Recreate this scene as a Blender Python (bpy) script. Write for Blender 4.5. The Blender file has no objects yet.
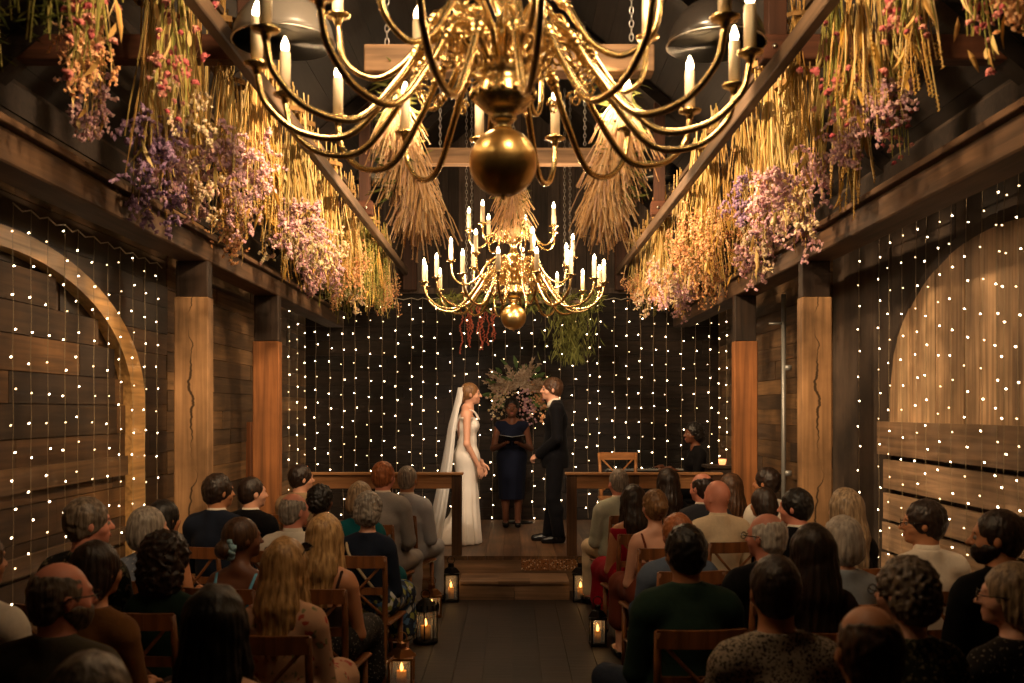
import bpy, math, random
import numpy as np
from mathutils import Vector, Matrix, Euler

random.seed(7)
PI = math.pi
SC = bpy.context.scene
COL = SC.collection
R = math.radians

# ------------------------------------------------------------------ object helpers
def tag(o, label=None, cat=None, group=None, kind=None):
    if label: o['label'] = label
    if cat: o['category'] = cat
    if group: o['group'] = group
    if kind: o['kind'] = kind
    return o

def empty(name, loc=(0, 0, 0), rz=0.0):
    o = bpy.data.objects.new(name, None)
    COL.objects.link(o)
    o.location = loc
    o.rotation_euler = (0, 0, rz)
    o.empty_display_size = 0.1
    return o

def link(name, me, parent=None, loc=None, rot=None, scale=None):
    o = bpy.data.objects.new(name, me)
    COL.objects.link(o)
    if parent: o.parent = parent
    if loc is not None: o.location = loc
    if rot is not None: o.rotation_euler = rot
    if scale is not None: o.scale = scale
    return o

KIDS = {}
def kids(o):
    return [c for c in o.children]

def copy_tree(o, parent=None):
    c = o.copy()
    COL.objects.link(c)
    if parent is not None: c.parent = parent
    for ch in list(o.children):
        copy_tree(ch, c)
    return c

def V(*a):
    return Vector(a)

class MB:
    """collects geometry for one mesh"""
    def __init__(s):
        s.v = []; s.f = []; s.rnd = []
        s.r = None
    def _add(s, vs, fs, rnd=None):
        b = len(s.v)
        s.v.extend([tuple(p) for p in vs])
        s.f.extend([tuple(i + b for i in f) for f in fs])
        s.rnd.extend([(random.random() if rnd is None else rnd)] * len(fs))
        return s
    def arr(s, verts, faces, rnd=0.5):
        b = len(s.v)
        s.v.extend(map(tuple, verts.tolist() if hasattr(verts, 'tolist') else verts))
        s.f.extend([tuple(i + b for i in f) for f in (faces.tolist() if hasattr(faces, 'tolist') else faces)])
        s.rnd.extend([rnd] * len(faces))
        return s
    def box(s, c, d, rot=None, bev=0.0, rnd=None):
        x, y, z = d[0] / 2, d[1] / 2, d[2] / 2
        if bev <= 0:
            vs = [V(i * x, j * y, k * z) for i in (-1, 1) for j in (-1, 1) for k in (-1, 1)]
            fs = [(0, 1, 3, 2), (4, 6, 7, 5), (0, 4, 5, 1), (2, 3, 7, 6), (0, 2, 6, 4), (1, 5, 7, 3)]
        else:
            b = min(bev, x * .9, y * .9, z * .9)
            vs = []; idx = {}
            for i in (-1, 1):
                for j in (-1, 1):
                    for k in (-1, 1):
                        for a in range(3):
                            p = [i * x, j * y, k * z]
                            for q in range(3):
                                if q != a: p[q] -= (i, j, k)[q] * b
                            idx[(i, j, k, a)] = len(vs); vs.append(V(*p))
            fs = []
            for a in range(3):
                u, w = [q for q in range(3) if q != a]
                for sg in (-1, 1):
                    q = []
                    for (su, sw) in ((-1, -1), (1, -1), (1, 1), (-1, 1)):
                        t = [0, 0, 0]; t[a] = sg; t[u] = su; t[w] = sw
                        q.append(idx[(t[0], t[1], t[2], a)])
                    flip = (sg > 0) == (a == 1)
                    fs.append(tuple(q[::-1] if flip else q))
            for a in range(3):      # edges along axis a
                u, w = [q for q in range(3) if q != a]
                for su in (-1, 1):
                    for sw in (-1, 1):
                        t0 = [0, 0, 0]; t0[a] = -1; t0[u] = su; t0[w] = sw
                        t1 = list(t0); t1[a] = 1
                        q = [idx[(*t0, u)], idx[(*t1, u)], idx[(*t1, w)], idx[(*t0, w)]]
                        fs.append(tuple(q))
            for i in (-1, 1):
                for j in (-1, 1):
                    for k in (-1, 1):
                        fs.append((idx[(i, j, k, 0)], idx[(i, j, k, 1)], idx[(i, j, k, 2)]))
        if rot is not None:
            m = rot if isinstance(rot, Matrix) else Euler(rot).to_matrix()
            vs = [m @ p for p in vs]
        c = Vector(c)
        return s._add([p + c for p in vs], fs, rnd)
    def beam(s, a, b, w, h, up=(0, 0, 1), bev=0.0, rnd=None):
        a, b = Vector(a), Vector(b)
        y = (b - a).normalized()
        x = y.cross(Vector(up))
        if x.length < 1e-4: x = y.cross(V(0, 1, 0))
        x.normalize(); z = x.cross(y)
        m = Matrix((x, y, z)).transposed()
        return s.box((a + b) / 2, (w, (b - a).length, h), m, bev, rnd)
    def tube(s, pts, rad, n=8, cap=True, rnd=None):
        pts = [Vector(p) for p in pts]
        if not hasattr(rad, '__len__'): rad = [rad] * len(pts)
        vs = []; fs = []
        t = (pts[1] - pts[0]).normalized()
        ref = V(0, 0, 1) if abs(t.z) < .9 else V(1, 0, 0)
        x = t.cross(ref).normalized()
        for i, p in enumerate(pts):
            if i == 0: t = pts[1] - pts[0]
            elif i == len(pts) - 1: t = pts[-1] - pts[-2]
            else: t = pts[i + 1] - pts[i - 1]
            if t.length < 1e-9: t = V(0, 0, 1)
            t.normalize()
            x = x - t * x.dot(t)
            if x.length < 1e-6: x = t.orthogonal()
            x.normalize(); y = t.cross(x)
            for k in range(n):
                a = 2 * PI * k / n
                vs.append(p + (x * math.cos(a) + y * math.sin(a)) * rad[i])
        for i in range(len(pts) - 1):
            for k in range(n):
                k2 = (k + 1) % n
                fs.append((i * n + k, i * n + k2, (i + 1) * n + k2, (i + 1) * n + k))
        if cap:
            fs.append(tuple(range(n))[::-1]); fs.append(tuple((len(pts) - 1) * n + k for k in range(n)))
        return s._add(vs, fs, rnd)
    def lathe(s, prof, n=24, c=(0, 0, 0), rnd=None, sx=1, sy=1):
        vs = []; fs = []
        c = Vector(c)
        for (r, z) in prof:
            for k in range(n):
                a = 2 * PI * k / n
                vs.append(c + V(r * math.cos(a) * sx, r * math.sin(a) * sy, z))
        for i in range(len(prof) - 1):
            for k in range(n):
                k2 = (k + 1) % n
                fs.append((i * n + k, i * n + k2, (i + 1) * n + k2, (i + 1) * n + k))
        if prof[0][0] > 1e-5: fs.append(tuple(range(n))[::-1])
        if prof[-1][0] > 1e-5: fs.append(tuple((len(prof) - 1) * n + k for k in range(n)))
        return s._add(vs, fs, rnd)
    def ell(s, c, r, rot=None, n=10, m=7, rnd=None):
        if not hasattr(r, '__len__'): r = (r, r, r)
        vs = []; fs = []
        c = Vector(c)
        M = None if rot is None else (rot if isinstance(rot, Matrix) else Euler(rot).to_matrix())
        for i in range(m + 1):
            ph = PI * i / m
            for k in range(n):
                a = 2 * PI * k / n
                rr = max(math.sin(ph), 1e-3)
                p = V(r[0] * rr * math.cos(a), r[1] * rr * math.sin(a), -r[2] * math.cos(ph))
                if M: p = M @ p
                vs.append(c + p)
        for i in range(m):
            for k in range(n):
                k2 = (k + 1) % n
                fs.append((i * n + k, i * n + k2, (i + 1) * n + k2, (i + 1) * n + k))
        return s._add(vs, fs, rnd)
    def octa(s, c, r, rnd=None):
        c = Vector(c)
        if not hasattr(r, '__len__'): r = (r, r, r)
        q = Euler((random.random() * 6, random.random() * 6, random.random() * 6)).to_matrix()
        vs = [c + q @ V(*p) for p in ((r[0], 0, 0), (-r[0], 0, 0), (0, r[1], 0), (0, -r[1], 0), (0, 0, r[2]), (0, 0, -r[2]))]
        fs = [(0, 2, 4), (2, 1, 4), (1, 3, 4), (3, 0, 4), (2, 0, 5), (1, 2, 5), (3, 1, 5), (0, 3, 5)]
        return s._add(vs, fs, rnd)
    def leaf(s, p, d, L, w, up=None, rnd=None, droop=.25):
        p = Vector(p); d = Vector(d).normalized()
        u = Vector(up) if up else V(random.uniform(-1, 1), random.uniform(-1, 1), random.uniform(-1, 1))
        x = d.cross(u)
        if x.length < 1e-4: x = d.orthogonal()
        x.normalize(); n = x.cross(d)
        a = p; b = p + d * L * .35; c = p + d * L * .7 - n * L * droop * .4; e = p + d * L - n * L * droop
        th = n * w * .15
        vs = [a, b + x * w, b - x * w, c + x * w * .8, c - x * w * .8, e, b + th * 2, c + th * 2]
        fs = [(0, 1, 6), (0, 6, 2), (1, 3, 7, 6), (6, 7, 4, 2), (3, 5, 7), (7, 5, 4), (0, 2, 1), (1, 2, 4, 3), (3, 4, 5)]
        return s._add(vs, fs, rnd)
    def mesh(s, name, mat, smooth=False):
        me = bpy.data.meshes.new(name)
        me.from_pydata(s.v, [], s.f)
        if mat: me.materials.append(mat)
        at = me.attributes.new('rnd', 'FLOAT', 'FACE')
        at.data.foreach_set('value', s.rnd)
        if smooth:
            me.polygons.foreach_set('use_smooth', [True] * len(me.polygons))
            if smooth == 'auto':
                me.set_sharp_from_angle(angle=R(40))
        me.update()
        return me
    def build(s, name, mat, parent=None, smooth=False, loc=None, rot=None):
        return link(name, s.mesh(name, mat, smooth), parent, loc, rot)

# ------------------------------------------------------------------ materials
def rgb(h):
    h = h.lstrip('#')
    c = [int(h[i:i + 2], 16) / 255 for i in (0, 2, 4)]
    return tuple(((x + .055) / 1.055) ** 2.4 if x > .04045 else x / 12.92 for x in c)

def newmat(name):
    m = bpy.data.materials.new(name); m.use_nodes = True
    nt = m.node_tree
    b = nt.nodes['Principled BSDF']
    return m, nt, b

def simple(name, col, rough=.6, metal=0.0, noise=.0, nscale=20, spec=.4, sheen=0, bump=0.0, coat=0):
    m, nt, b = newmat(name)
    c = rgb(col) if isinstance(col, str) else col
    b.inputs['Roughness'].default_value = rough
    b.inputs['Metallic'].default_value = metal
    b.inputs['Specular IOR Level'].default_value = spec
    if sheen: b.inputs['Sheen Weight'].default_value = sheen
    if coat: b.inputs['Coat Weight'].default_value = coat
    tc = nt.nodes.new('ShaderNodeTexCoord')
    n = nt.nodes.new('ShaderNodeTexNoise'); n.inputs['Scale'].default_value = nscale; n.inputs['Detail'].default_value = 4
    nt.links.new(tc.outputs['Object'], n.inputs['Vector'])
    mix = nt.nodes.new('ShaderNodeMix'); mix.data_type = 'RGBA'
    k = noise if noise else .06
    mix.inputs['A'].default_value = (*[x * (1 - k) for x in c], 1)
    mix.inputs['B'].default_value = (*[min(1, x * (1 + k)) for x in c], 1)
    nt.links.new(n.outputs['Fac'], mix.inputs['Factor'])
    nt.links.new(mix.outputs['Result'], b.inputs['Base Color'])
    if bump:
        bp = nt.nodes.new('ShaderNodeBump'); bp.inputs['Strength'].default_value = bump; bp.inputs['Distance'].default_value = .01
        nt.links.new(n.outputs['Fac'], bp.inputs['Height']); nt.links.new(bp.outputs['Normal'], b.inputs['Normal'])
    return m

def wood(name, cols, axis='y', rough=.65, grain=1.0, spec=.35, bump=.4, stain=.5, crack=False, gscale=1.0):
    """cols: list of hex for per-plank variation"""
    m, nt, b = newmat(name)
    N = nt.nodes.new; L = nt.links.new
    b.inputs['Roughness'].default_value = rough
    b.inputs['Specular IOR Level'].default_value = spec
    tc = N('ShaderNodeTexCoord')
    at = N('ShaderNodeAttribute'); at.attribute_name = 'rnd'
    rp = N('ShaderNodeValToRGB')
    e = rp.color_ramp.elements
    while len(e) < len(cols): e.new(.5)
    for i, c in enumerate(cols):
        e[i].position = i / max(1, len(cols) - 1); e[i].color = (*rgb(c), 1)
    L(at.outputs['Fac'], rp.inputs['Fac'])
    mp = N('ShaderNodeMapping')
    sc = {'x': (1.2, 26, 26), 'y': (26, 1.2, 26), 'z': (26, 26, 1.2)}[axis]
    mp.inputs['Scale'].default_value = [q * gscale for q in sc]
    off = N('ShaderNodeVectorMath'); off.operation = 'MULTIPLY_ADD'
    off.inputs[1].default_value = (7.3, 11.1, 5.7)
    cmb = N('ShaderNodeCombineXYZ')
    for q in 'XYZ': L(at.outputs['Fac'], cmb.inputs[q])
    L(cmb.outputs[0], off.inputs[0]); L(tc.outputs['Object'], off.inputs[2])
    L(off.outputs[0], mp.inputs['Vector'])
    n1 = N('ShaderNodeTexNoise'); n1.inputs['Scale'].default_value = 1; n1.inputs['Detail'].default_value = 6; n1.inputs['Distortion'].default_value = .6
    L(mp.outputs[0], n1.inputs['Vector'])
    n2 = N('ShaderNodeTexNoise'); n2.inputs['Scale'].default_value = 2.2; n2.inputs['Detail'].default_value = 5
    L(off.outputs[0], n2.inputs['Vector'])
    r1 = N('ShaderNodeMapRange'); r1.inputs['From Min'].default_value = .3; r1.inputs['From Max'].default_value = .7
    r1.inputs['To Min'].default_value = 1 - .5 * grain; r1.inputs['To Max'].default_value = 1 + .25 * grain
    L(n1.outputs['Fac'], r1.inputs['Value'])
    r2 = N('ShaderNodeMapRange'); r2.inputs['From Min'].default_value = .3; r2.inputs['From Max'].default_value = .7
    r2.inputs['To Min'].default_value = 1 - stain; r2.inputs['To Max'].default_value = 1 + stain * .4
    L(n2.outputs['Fac'], r2.inputs['Value'])
    mu = N('ShaderNodeMath'); mu.operation = 'MULTIPLY'
    L(r1.outputs[0], mu.inputs[0]); L(r2.outputs[0], mu.inputs[1])
    last = mu.outputs[0]
    if crack:
        sp = N('ShaderNodeSeparateXYZ'); L(tc.outputs['Object'], sp.inputs[0])
        cz = N('ShaderNodeCombineXYZ'); L(sp.outputs['Z'], cz.inputs['Z'])
        nn = N('ShaderNodeTexNoise'); nn.inputs['Scale'].default_value = 2.6; nn.inputs['Detail'].default_value = 5
        L(cz.outputs[0], nn.inputs['Vector'])
        ma = N('ShaderNodeMath'); ma.operation = 'MULTIPLY_ADD'; ma.inputs[1].default_value = .36; ma.inputs[2].default_value = -.18
        L(nn.outputs['Fac'], ma.inputs[0])
        sb = N('ShaderNodeMath'); sb.operation = 'SUBTRACT'; L(sp.outputs['X'], sb.inputs[0]); L(ma.outputs[0], sb.inputs[1])
        ab = N('ShaderNodeMath'); ab.operation = 'ABSOLUTE'; L(sb.outputs[0], ab.inputs[0])
        wn = N('ShaderNodeMath'); wn.operation = 'MULTIPLY_ADD'; wn.inputs[1].default_value = -.05; wn.inputs[2].default_value = .032
        L(n2.outputs['Fac'], wn.inputs[0])
        dv = N('ShaderNodeMath'); dv.operation = 'ADD'; L(ab.outputs[0], dv.inputs[0]); L(wn.outputs[0], dv.inputs[1])
        rr = N('ShaderNodeMapRange'); rr.inputs['From Min'].default_value = .010; rr.inputs['From Max'].default_value = .016
        rr.inputs['To Min'].default_value = .16; rr.inputs['To Max'].default_value = 1
        L(dv.outputs[0], rr.inputs['Value'])
        m3 = N('ShaderNodeMath'); m3.operation = 'MULTIPLY'
        L(last, m3.inputs[0]); L(rr.outputs[0], m3.inputs[1]); last = m3.outputs[0]
    vm = N('ShaderNodeVectorMath'); vm.operation = 'SCALE'
    L(rp.outputs['Color'], vm.inputs[0]); L(last, vm.inputs['Scale'])
    L(vm.outputs[0], b.inputs['Base Color'])
    bp = N('ShaderNodeBump'); bp.inputs['Strength'].default_value = bump; bp.inputs['Distance'].default_value = .006
    L(n1.outputs['Fac'], bp.inputs['Height']); L(bp.outputs['Normal'], b.inputs['Normal'])
    return m

def plant(name, cols, rough=.8, trans=.25):
    m, nt, b = newmat(name)
    N = nt.nodes.new; L = nt.links.new
    b.inputs['Roughness'].default_value = rough
    b.inputs['Specular IOR Level'].default_value = .15
    at = N('ShaderNodeAttribute'); at.attribute_name = 'rnd'
    rp = N('ShaderNodeValToRGB'); e = rp.color_ramp.elements
    while len(e) < len(cols): e.new(.5)
    for i, c in enumerate(cols):
        e[i].position = i / max(1, len(cols) - 1); e[i].color = (*rgb(c), 1)
    L(at.outputs['Fac'], rp.inputs['Fac'])
    L(rp.outputs['Color'], b.inputs['Base Color'])
    if trans:
        tr = N('ShaderNodeBsdfTranslucent'); L(rp.outputs['Color'], tr.inputs['Color'])
        mx = N('ShaderNodeMixShader'); mx.inputs[0].default_value = trans
        L(b.outputs[0], mx.inputs[1]); L(tr.outputs[0], mx.inputs[2])
        L(mx.outputs[0], nt.nodes['Material Output'].inputs['Surface'])
    return m

def emit(name, col, st, sample=True):
    m, nt, b = newmat(name)
    e = nt.nodes.new('ShaderNodeEmission'); e.inputs['Color'].default_value = (*col, 1); e.inputs['Strength'].default_value = st
    nt.links.new(e.outputs[0], nt.nodes['Material Output'].inputs['Surface'])
    if not sample:
        m.cycles.emission_sampling = 'NONE'
    return m

def hairmat(name, a, bcol, rough=.45):
    m, nt, b = newmat(name)
    N = nt.nodes.new; L = nt.links.new
    b.inputs['Roughness'].default_value = rough
    b.inputs['Specular IOR Level'].default_value = .4
    tc = N('ShaderNodeTexCoord'); mp = N('ShaderNodeMapping'); mp.inputs['Scale'].default_value = (75, 75, 7)
    n = N('ShaderNodeTexNoise'); n.inputs['Scale'].default_value = 1; n.inputs['Detail'].default_value = 5; n.inputs['Distortion'].default_value = .4
    L(tc.outputs['Object'], mp.inputs['Vector']); L(mp.outputs[0], n.inputs['Vector'])
    rp = N('ShaderNodeValToRGB'); e = rp.color_ramp.elements
    e[0].position = .32; e[0].color = (*rgb(a), 1); e[1].position = .68; e[1].color = (*rgb(bcol), 1)
    L(n.outputs['Fac'], rp.inputs['Fac']); L(rp.outputs['Color'], b.inputs['Base Color'])
    bp = N('ShaderNodeBump'); bp.inputs['Strength'].default_value = .7; bp.inputs['Distance'].default_value = .006
    L(n.outputs['Fac'], bp.inputs['Height']); L(bp.outputs['Normal'], b.inputs['Normal'])
    return m

def pattern(name, base, spots, scale=28, thr=.38, rough=.8, stretch=(1, 1, 1)):
    """cloth with scattered printed blooms / leaves"""
    m, nt, b = newmat(name)
    N = nt.nodes.new; L = nt.links.new
    b.inputs['Roughness'].default_value = rough
    b.inputs['Specular IOR Level'].default_value = .2
    tc = N('ShaderNodeTexCoord')
    last = None
    prev = None
    for i, s in enumerate(spots):
        mp = N('ShaderNodeMapping'); mp.inputs['Scale'].default_value = [scale * q * (1 + .3 * i) for q in stretch]
        mp.inputs['Location'].default_value = (i * 3.1, i * 1.7, i * 2.3)
        dn = N('ShaderNodeTexNoise'); dn.inputs['Scale'].default_value = 1.4; dn.inputs['Detail'].default_value = 3
        L(tc.outputs['Object'], mp.inputs['Vector']); L(mp.outputs[0], dn.inputs['Vector'])
        ad = N('ShaderNodeVectorMath'); ad.operation = 'MULTIPLY_ADD'; ad.inputs[1].default_value = (1.3, 1.3, 1.3)
        L(dn.outputs['Color'], ad.inputs[0]); L(mp.outputs[0], ad.inputs[2])
        vo = N('ShaderNodeTexVoronoi'); vo.inputs['Scale'].default_value = 1
        L(ad.outputs[0], vo.inputs['Vector'])
        mr = N('ShaderNodeMapRange'); mr.inputs['From Min'].default_value = thr; mr.inputs['From Max'].default_value = thr + .06
        mr.inputs['To Min'].default_value = 1; mr.inputs['To Max'].default_value = 0
        L(vo.outputs['Distance'], mr.inputs['Value'])
        mx = N('ShaderNodeMix'); mx.data_type = 'RGBA'
        if prev is None: mx.inputs['A'].default_value = (*rgb(base), 1)
        else: L(prev, mx.inputs['A'])
        mx.inputs['B'].default_value = (*rgb(s), 1)
        L(mr.outputs[0], mx.inputs['Factor'])
        prev = mx.outputs['Result']
    L(prev, b.inputs['Base Color'])
    return m

def skin(name, col):
    m = simple(name, col, rough=.5, noise=.1, nscale=18, spec=.4)
    b = m.node_tree.nodes['Principled BSDF']
    b.inputs['Subsurface Weight'].default_value = .0
    return m

M = {}
M['wall_dark'] = wood('dark_stained_boards', ['#2a1e16', '#3a2a1b', '#4c3722', '#221812', '#583e25'], 'y', rough=.5, stain=.5)
M['wall_back'] = wood('black_brown_boards', ['#1d1511', '#251b15', '#2b2018', '#18120e'], 'x', rough=.6, stain=.35, spec=.22)
M['wall_upper'] = wood('weathered_upright_boards', ['#53443a', '#66564a', '#3f342c', '#76655a'], 'z', stain=.5)
M['wall_bay'] = wood('brown_side_boards', ['#6b4f33', '#4d3a28', '#7c5d3c', '#3c2e22'], 'y', stain=.5)
M['door_red'] = wood('reddish_brown_panel', ['#6b3f22', '#7a4a2a'], 'z', stain=.4)
M['plaster'] = wood('old_blackened_plaster', ['#3e3229', '#493b30', '#332922'], 'z', rough=.85, stain=.8, grain=.5, bump=.6, gscale=.35)
M['arch_board'] = wood('pale_weathered_boards', ['#b08d68', '#c09c76', '#a07f5e', '#cba87f'], 'z', stain=.55)
M['low_board'] = wood('pale_weathered_rails', ['#b09070', '#9a7b5e', '#7a6048', '#c0a07a'], 'y', stain=.55)
M['arch_band'] = wood('golden_arch_timber', ['#b98c54', '#c4985e'], 'y', stain=.3, rough=.4)
M['arch_fill'] = wood('brown_boards_inside_arch', ['#523a22', '#33251a', '#6a4a2a', '#281d15', '#46321d'], 'y', stain=.6)
M['post'] = wood('pale_sawn_post_timber', ['#ab8258', '#b68d64'], 'z', stain=.6, crack=True, gscale=1.1, grain=.7)
M['post_red'] = wood('orange_brown_post_timber', ['#8a5830', '#945f36'], 'z', stain=.3, crack=False, gscale=.8)
M['post_dark'] = wood('dark_post_head_timber', ['#3a2b20', '#33261d'], 'z')
M['beam'] = wood('brown_plate_beam', ['#5a4330', '#644a35'], 'y', stain=.4)
M['truss'] = wood('reddish_truss_timber', ['#5b3522', '#633b26'], 'x', stain=.3)
M['truss_up'] = wood('reddish_truss_upright', ['#462b1e', '#4f3122'], 'z', stain=.3)
M['brace'] = wood('grey_brown_brace_timber', ['#5e4a38', '#68523f'], 'y', stain=.3)
M['bar'] = wood('light_hanging_board_timber', ['#9a7654', '#a5805c'], 'x', stain=.3)
M['roof'] = wood('dark_roof_boards', ['#1c1714', '#241d19', '#181412'], 'y', stain=.4)
M['rafter'] = wood('dark_rafters', ['#231b16', '#2b211b'], 'x', stain=.4)
M['floor'] = wood('dark_floor_boards', ['#2a1f18', '#31241c', '#221914'], 'x', rough=.55, stain=.5)
M['stage'] = wood('stage_deck_boards', ['#684a33', '#76553a', '#583f2b', '#806044'], 'y', rough=.45, stain=.45)
M['step'] = wood('step_boards', ['#86684e', '#947458', '#745a44'], 'x', rough=.5, stain=.4)
M['rail'] = wood('altar_rail_timber', ['#a9784e', '#b98658'], 'x', rough=.45, stain=.3)
M['rail_post'] = wood('altar_rail_dark_post', ['#5c4029', '#523825'], 'z', rough=.45, stain=.3)
M['chair'] = wood('warm_brown_chair_wood', ['#7a4d29', '#854f2a'], 'z', rough=.4, stain=.25)
M['chair_pale'] = wood('honey_chair_wood', ['#b47a45', '#a97040'], 'x', rough=.4, stain=.2)

def brassmat(name, c, rough=.22):
    m = simple(name, c, rough=rough, metal=1.0, noise=.12, nscale=30)
    return m
M['brass'] = brassmat('polished_brass', (.95, .66, .29), .27)
M['brass_ball'] = brassmat('polished_brass_ball', (.92, .60, .22), .30)
M['steel'] = simple('galvanised_chain', '#b9b3a8', rough=.35, metal=1)
M['black_metal'] = simple('black_lantern_metal', '#15120f', rough=.45, metal=.6)
M['copper'] = simple('aged_copper', '#8a5c34', rough=.4, metal=.9)
M['pipe'] = simple('grey_conduit', '#8f8f8c', rough=.4, metal=.5)
M['shade_grey'] = simple('grey_enamel', '#57524c', rough=.35)
M['shade_in'] = simple('pale_enamel', '#8f877c', rough=.4)
M['shade_black'] = simple('black_enamel', '#1d1a18', rough=.25)
M['candle'] = simple('cream_candle_sleeve', '#f0ddba', rough=.5)
M['wax'] = simple('amber_wax', '#e0a050', rough=.5)
M['flame'] = emit('candle_bulb_glow', (1, .72, .40), 42)
M['flame_far'] = M['flame']
M['wick'] = emit('lantern_flame_glow', (1, .42, .08), 6)
M['fairy'] = emit('fairy_bulb_glow', (1, .72, .42), 26, True)
M['fairy_near'] = emit('fairy_bulb_near_glow', (1, .74, .46), 19, True)
M['fairy_dim'] = emit('fairy_bulb_dim_glow', (1, .66, .32), 4.5, True)
M['wire'] = simple('clear_fairy_wire', '#9a8868', rough=.5)
M['white_cord'] = simple('white_cable', '#cfc4b0', rough=.5)
M['glass'] = None
m, nt, b = newmat('lantern_glass')
b.inputs['Transmission Weight'].default_value = .0; b.inputs['Alpha'].default_value = .12; b.inputs['Roughness'].default_value = .05
M['glass'] = m
m, nt, b = newmat('red_votive_glass')
b.inputs['Base Color'].default_value = (.75, .22, .08, 1); b.inputs['Roughness'].default_value = .15; b.inputs['Alpha'].default_value = .75
b.inputs['Emission Color'].default_value = (1, .35, .12, 1); b.inputs['Emission Strength'].default_value = 1.6
M['votive'] = m
M['straw'] = plant('dry_straw_stems', ['#d9b06a', '#bf9350', '#e8c888', '#a8924e', '#efd49a'])
M['straw_green'] = plant('green_tinged_stems', ['#97924a', '#b5a458', '#7a7c3c', '#c9b46c'])
M['pink'] = plant('lilac_pink_blossom', ['#e8b4b4', '#d6a3b0', '#f4d2c6', '#bc90a6', '#efc8b2'])
M['lilac'] = plant('violet_blossom', ['#a585a8', '#bf9abb', '#84688c', '#ceaec4'])
M['peach'] = plant('peach_blossom', ['#e8b27c', '#d99a66', '#f0c79a', '#c98866'])
M['cream'] = plant('cream_blossom', ['#ecd9b0', '#dcbf8e', '#f2e2c4', '#d8aa9a'])
M['rose'] = plant('rose_strawflower', ['#b3545c', '#c46c6a', '#dba08c', '#8f3f4c'])
M['ochre'] = plant('ochre_seed_heads', ['#b98a35', '#9b7430', '#d0a552'])
M['fern'] = plant('olive_fern', ['#5c6128', '#707235', '#454c20', '#86823f'])
M['palmfan'] = plant('pinkish_dry_palm', ['#e8bc84', '#d0a068', '#f0d0a0', '#d0a488'])
M['moss'] = plant('moss_greenery', ['#666a35', '#7c7c42', '#4c5028'])
M['amaranth'] = plant('rust_amaranth', ['#94452f', '#aa5844', '#b86c50'])
M['twine'] = simple('jute_twine', '#8b6a3d', rough=.9)
M['pampas'] = plant('pampas_plume', ['#dcc0a0', '#e8d2b4', '#c8a688', '#efe0c8'])
M['leafgreen'] = plant('eucalyptus_leaf', ['#5f7a46', '#769058', '#4a5f3a'])
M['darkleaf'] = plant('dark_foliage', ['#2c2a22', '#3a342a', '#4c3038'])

# skins, hairs, cloths
M['skin_fair'] = skin('fair_skin', '#d9a184'); M['skin_pink'] = skin('ruddy_skin', '#d48b72')
M['skin_tan'] = skin('tanned_skin', '#b47a55'); M['skin_dark'] = skin('deep_brown_skin', '#6d432e')
HAIR = {'black': ('#0b0908', '#1c1714'), 'dark': ('#170f0b', '#33231a'), 'brown': ('#2e1d12', '#5a3c25'),
        'blonde': ('#7d5a34', '#d0a56c'), 'ashblond': ('#5d4a38', '#b59a78'), 'grey': ('#5b5148', '#a89c8e'),
        'white': ('#9c9186', '#ded4c6'), 'ginger': ('#6e3a1b', '#a8653a'), 'bridal': ('#553822', '#8f6840'), 'greybrown': ('#3a2f27', '#80705f')}
for k, (a, c) in HAIR.items(): M['hair_' + k] = hairmat('hair_' + k, a, c)
def cloth(n, c, **k):
    M[n] = simple(n + '_cloth', c, rough=k.pop('rough', .85), noise=k.pop('noise', .12), nscale=60, spec=.12, sheen=.02, bump=.15)
cloth('navy', '#1c2230'); cloth('black', '#0f0e10'); cloth('suit_black', '#0b0a0d'); cloth('grey_suit', '#96908c'); cloth('light_grey_suit', '#a9a9ad')
cloth('sage', '#b0b09c'); cloth('cream_jacket', '#d8c3a2'); cloth('beige', '#a58a69'); cloth('white_shirt', '#dcd0bf'); cloth('charcoal', '#35363b')
cloth('green_jacket', '#25382e'); cloth('green_dress', '#18281f'); cloth('olive', '#4b4437'); cloth('bluegrey', '#4d5563'); cloth('jeans', '#2d3646')
cloth('red_dress', '#8e1224'); cloth('rust', '#6b3320'); cloth('paleblue', '#a9b4bf'); cloth('mustard', '#6e4a28'); cloth('teal', '#12545a')
cloth('lightblue', '#6fb0cf'); cloth('dove', '#a9a29c'); cloth('dkbrown', '#2c1d17'); cloth('midnight', '#15192a')
M['ivory'] = simple('ivory_crepe', '#f0e6da', rough=.55, noise=.03, spec=.3)
M['leather'] = simple('black_shoe_leather', '#0c0b0b', rough=.25)
M['tanleather'] = simple('tan_strap', '#b9a27c', rough=.5)
M['floral_dark'] = pattern('dark_leafy_print', '#14130f', ['#4a4a38', '#6b5c48'], 22, .22)
M['floral_pink'] = pattern('blush_floral_print', '#c39a7c', ['#a8483c', '#7c7a55'], 16, .22)
M['floral_white'] = pattern('white_sprig_print', '#9c8d7a', ['#2c2622', '#3a322a'], 70, .33)
M['floral_green'] = pattern('mixed_leaf_print', '#26261c', ['#8a7f62', '#5f5a3c'], 45, .3)
M['floral_blue'] = pattern('blue_patchwork_print', '#232c3c', ['#b9b7ae', '#4f6d8f', '#8d8f4a'], 11, .33)
M['gingham'] = pattern('blue_lace_print', '#7d8596', ['#b7b9bf'], 60, .25)
M['sparkle'] = pattern('dark_sparkly_print', '#1b1714', ['#7c7264'], 60, .2)
M['yellow_print'] = pattern('yellow_print', '#a88a2c', ['#3a3a2a'], 30, .25)
m, nt, b = newmat('veil_tulle')
b.inputs['Base Color'].default_value = (.9, .86, .8, 1); b.inputs['Roughness'].default_value = .8; b.inputs['Alpha'].default_value = .62
M['veil'] = m
M['eye_white'] = simple('eye_white', '#8f857c', rough=.2); M['iris'] = simple('dark_iris', '#22160f', rough=.15); M['lip'] = simple('lip', '#a2554c', rough=.4)
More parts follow.
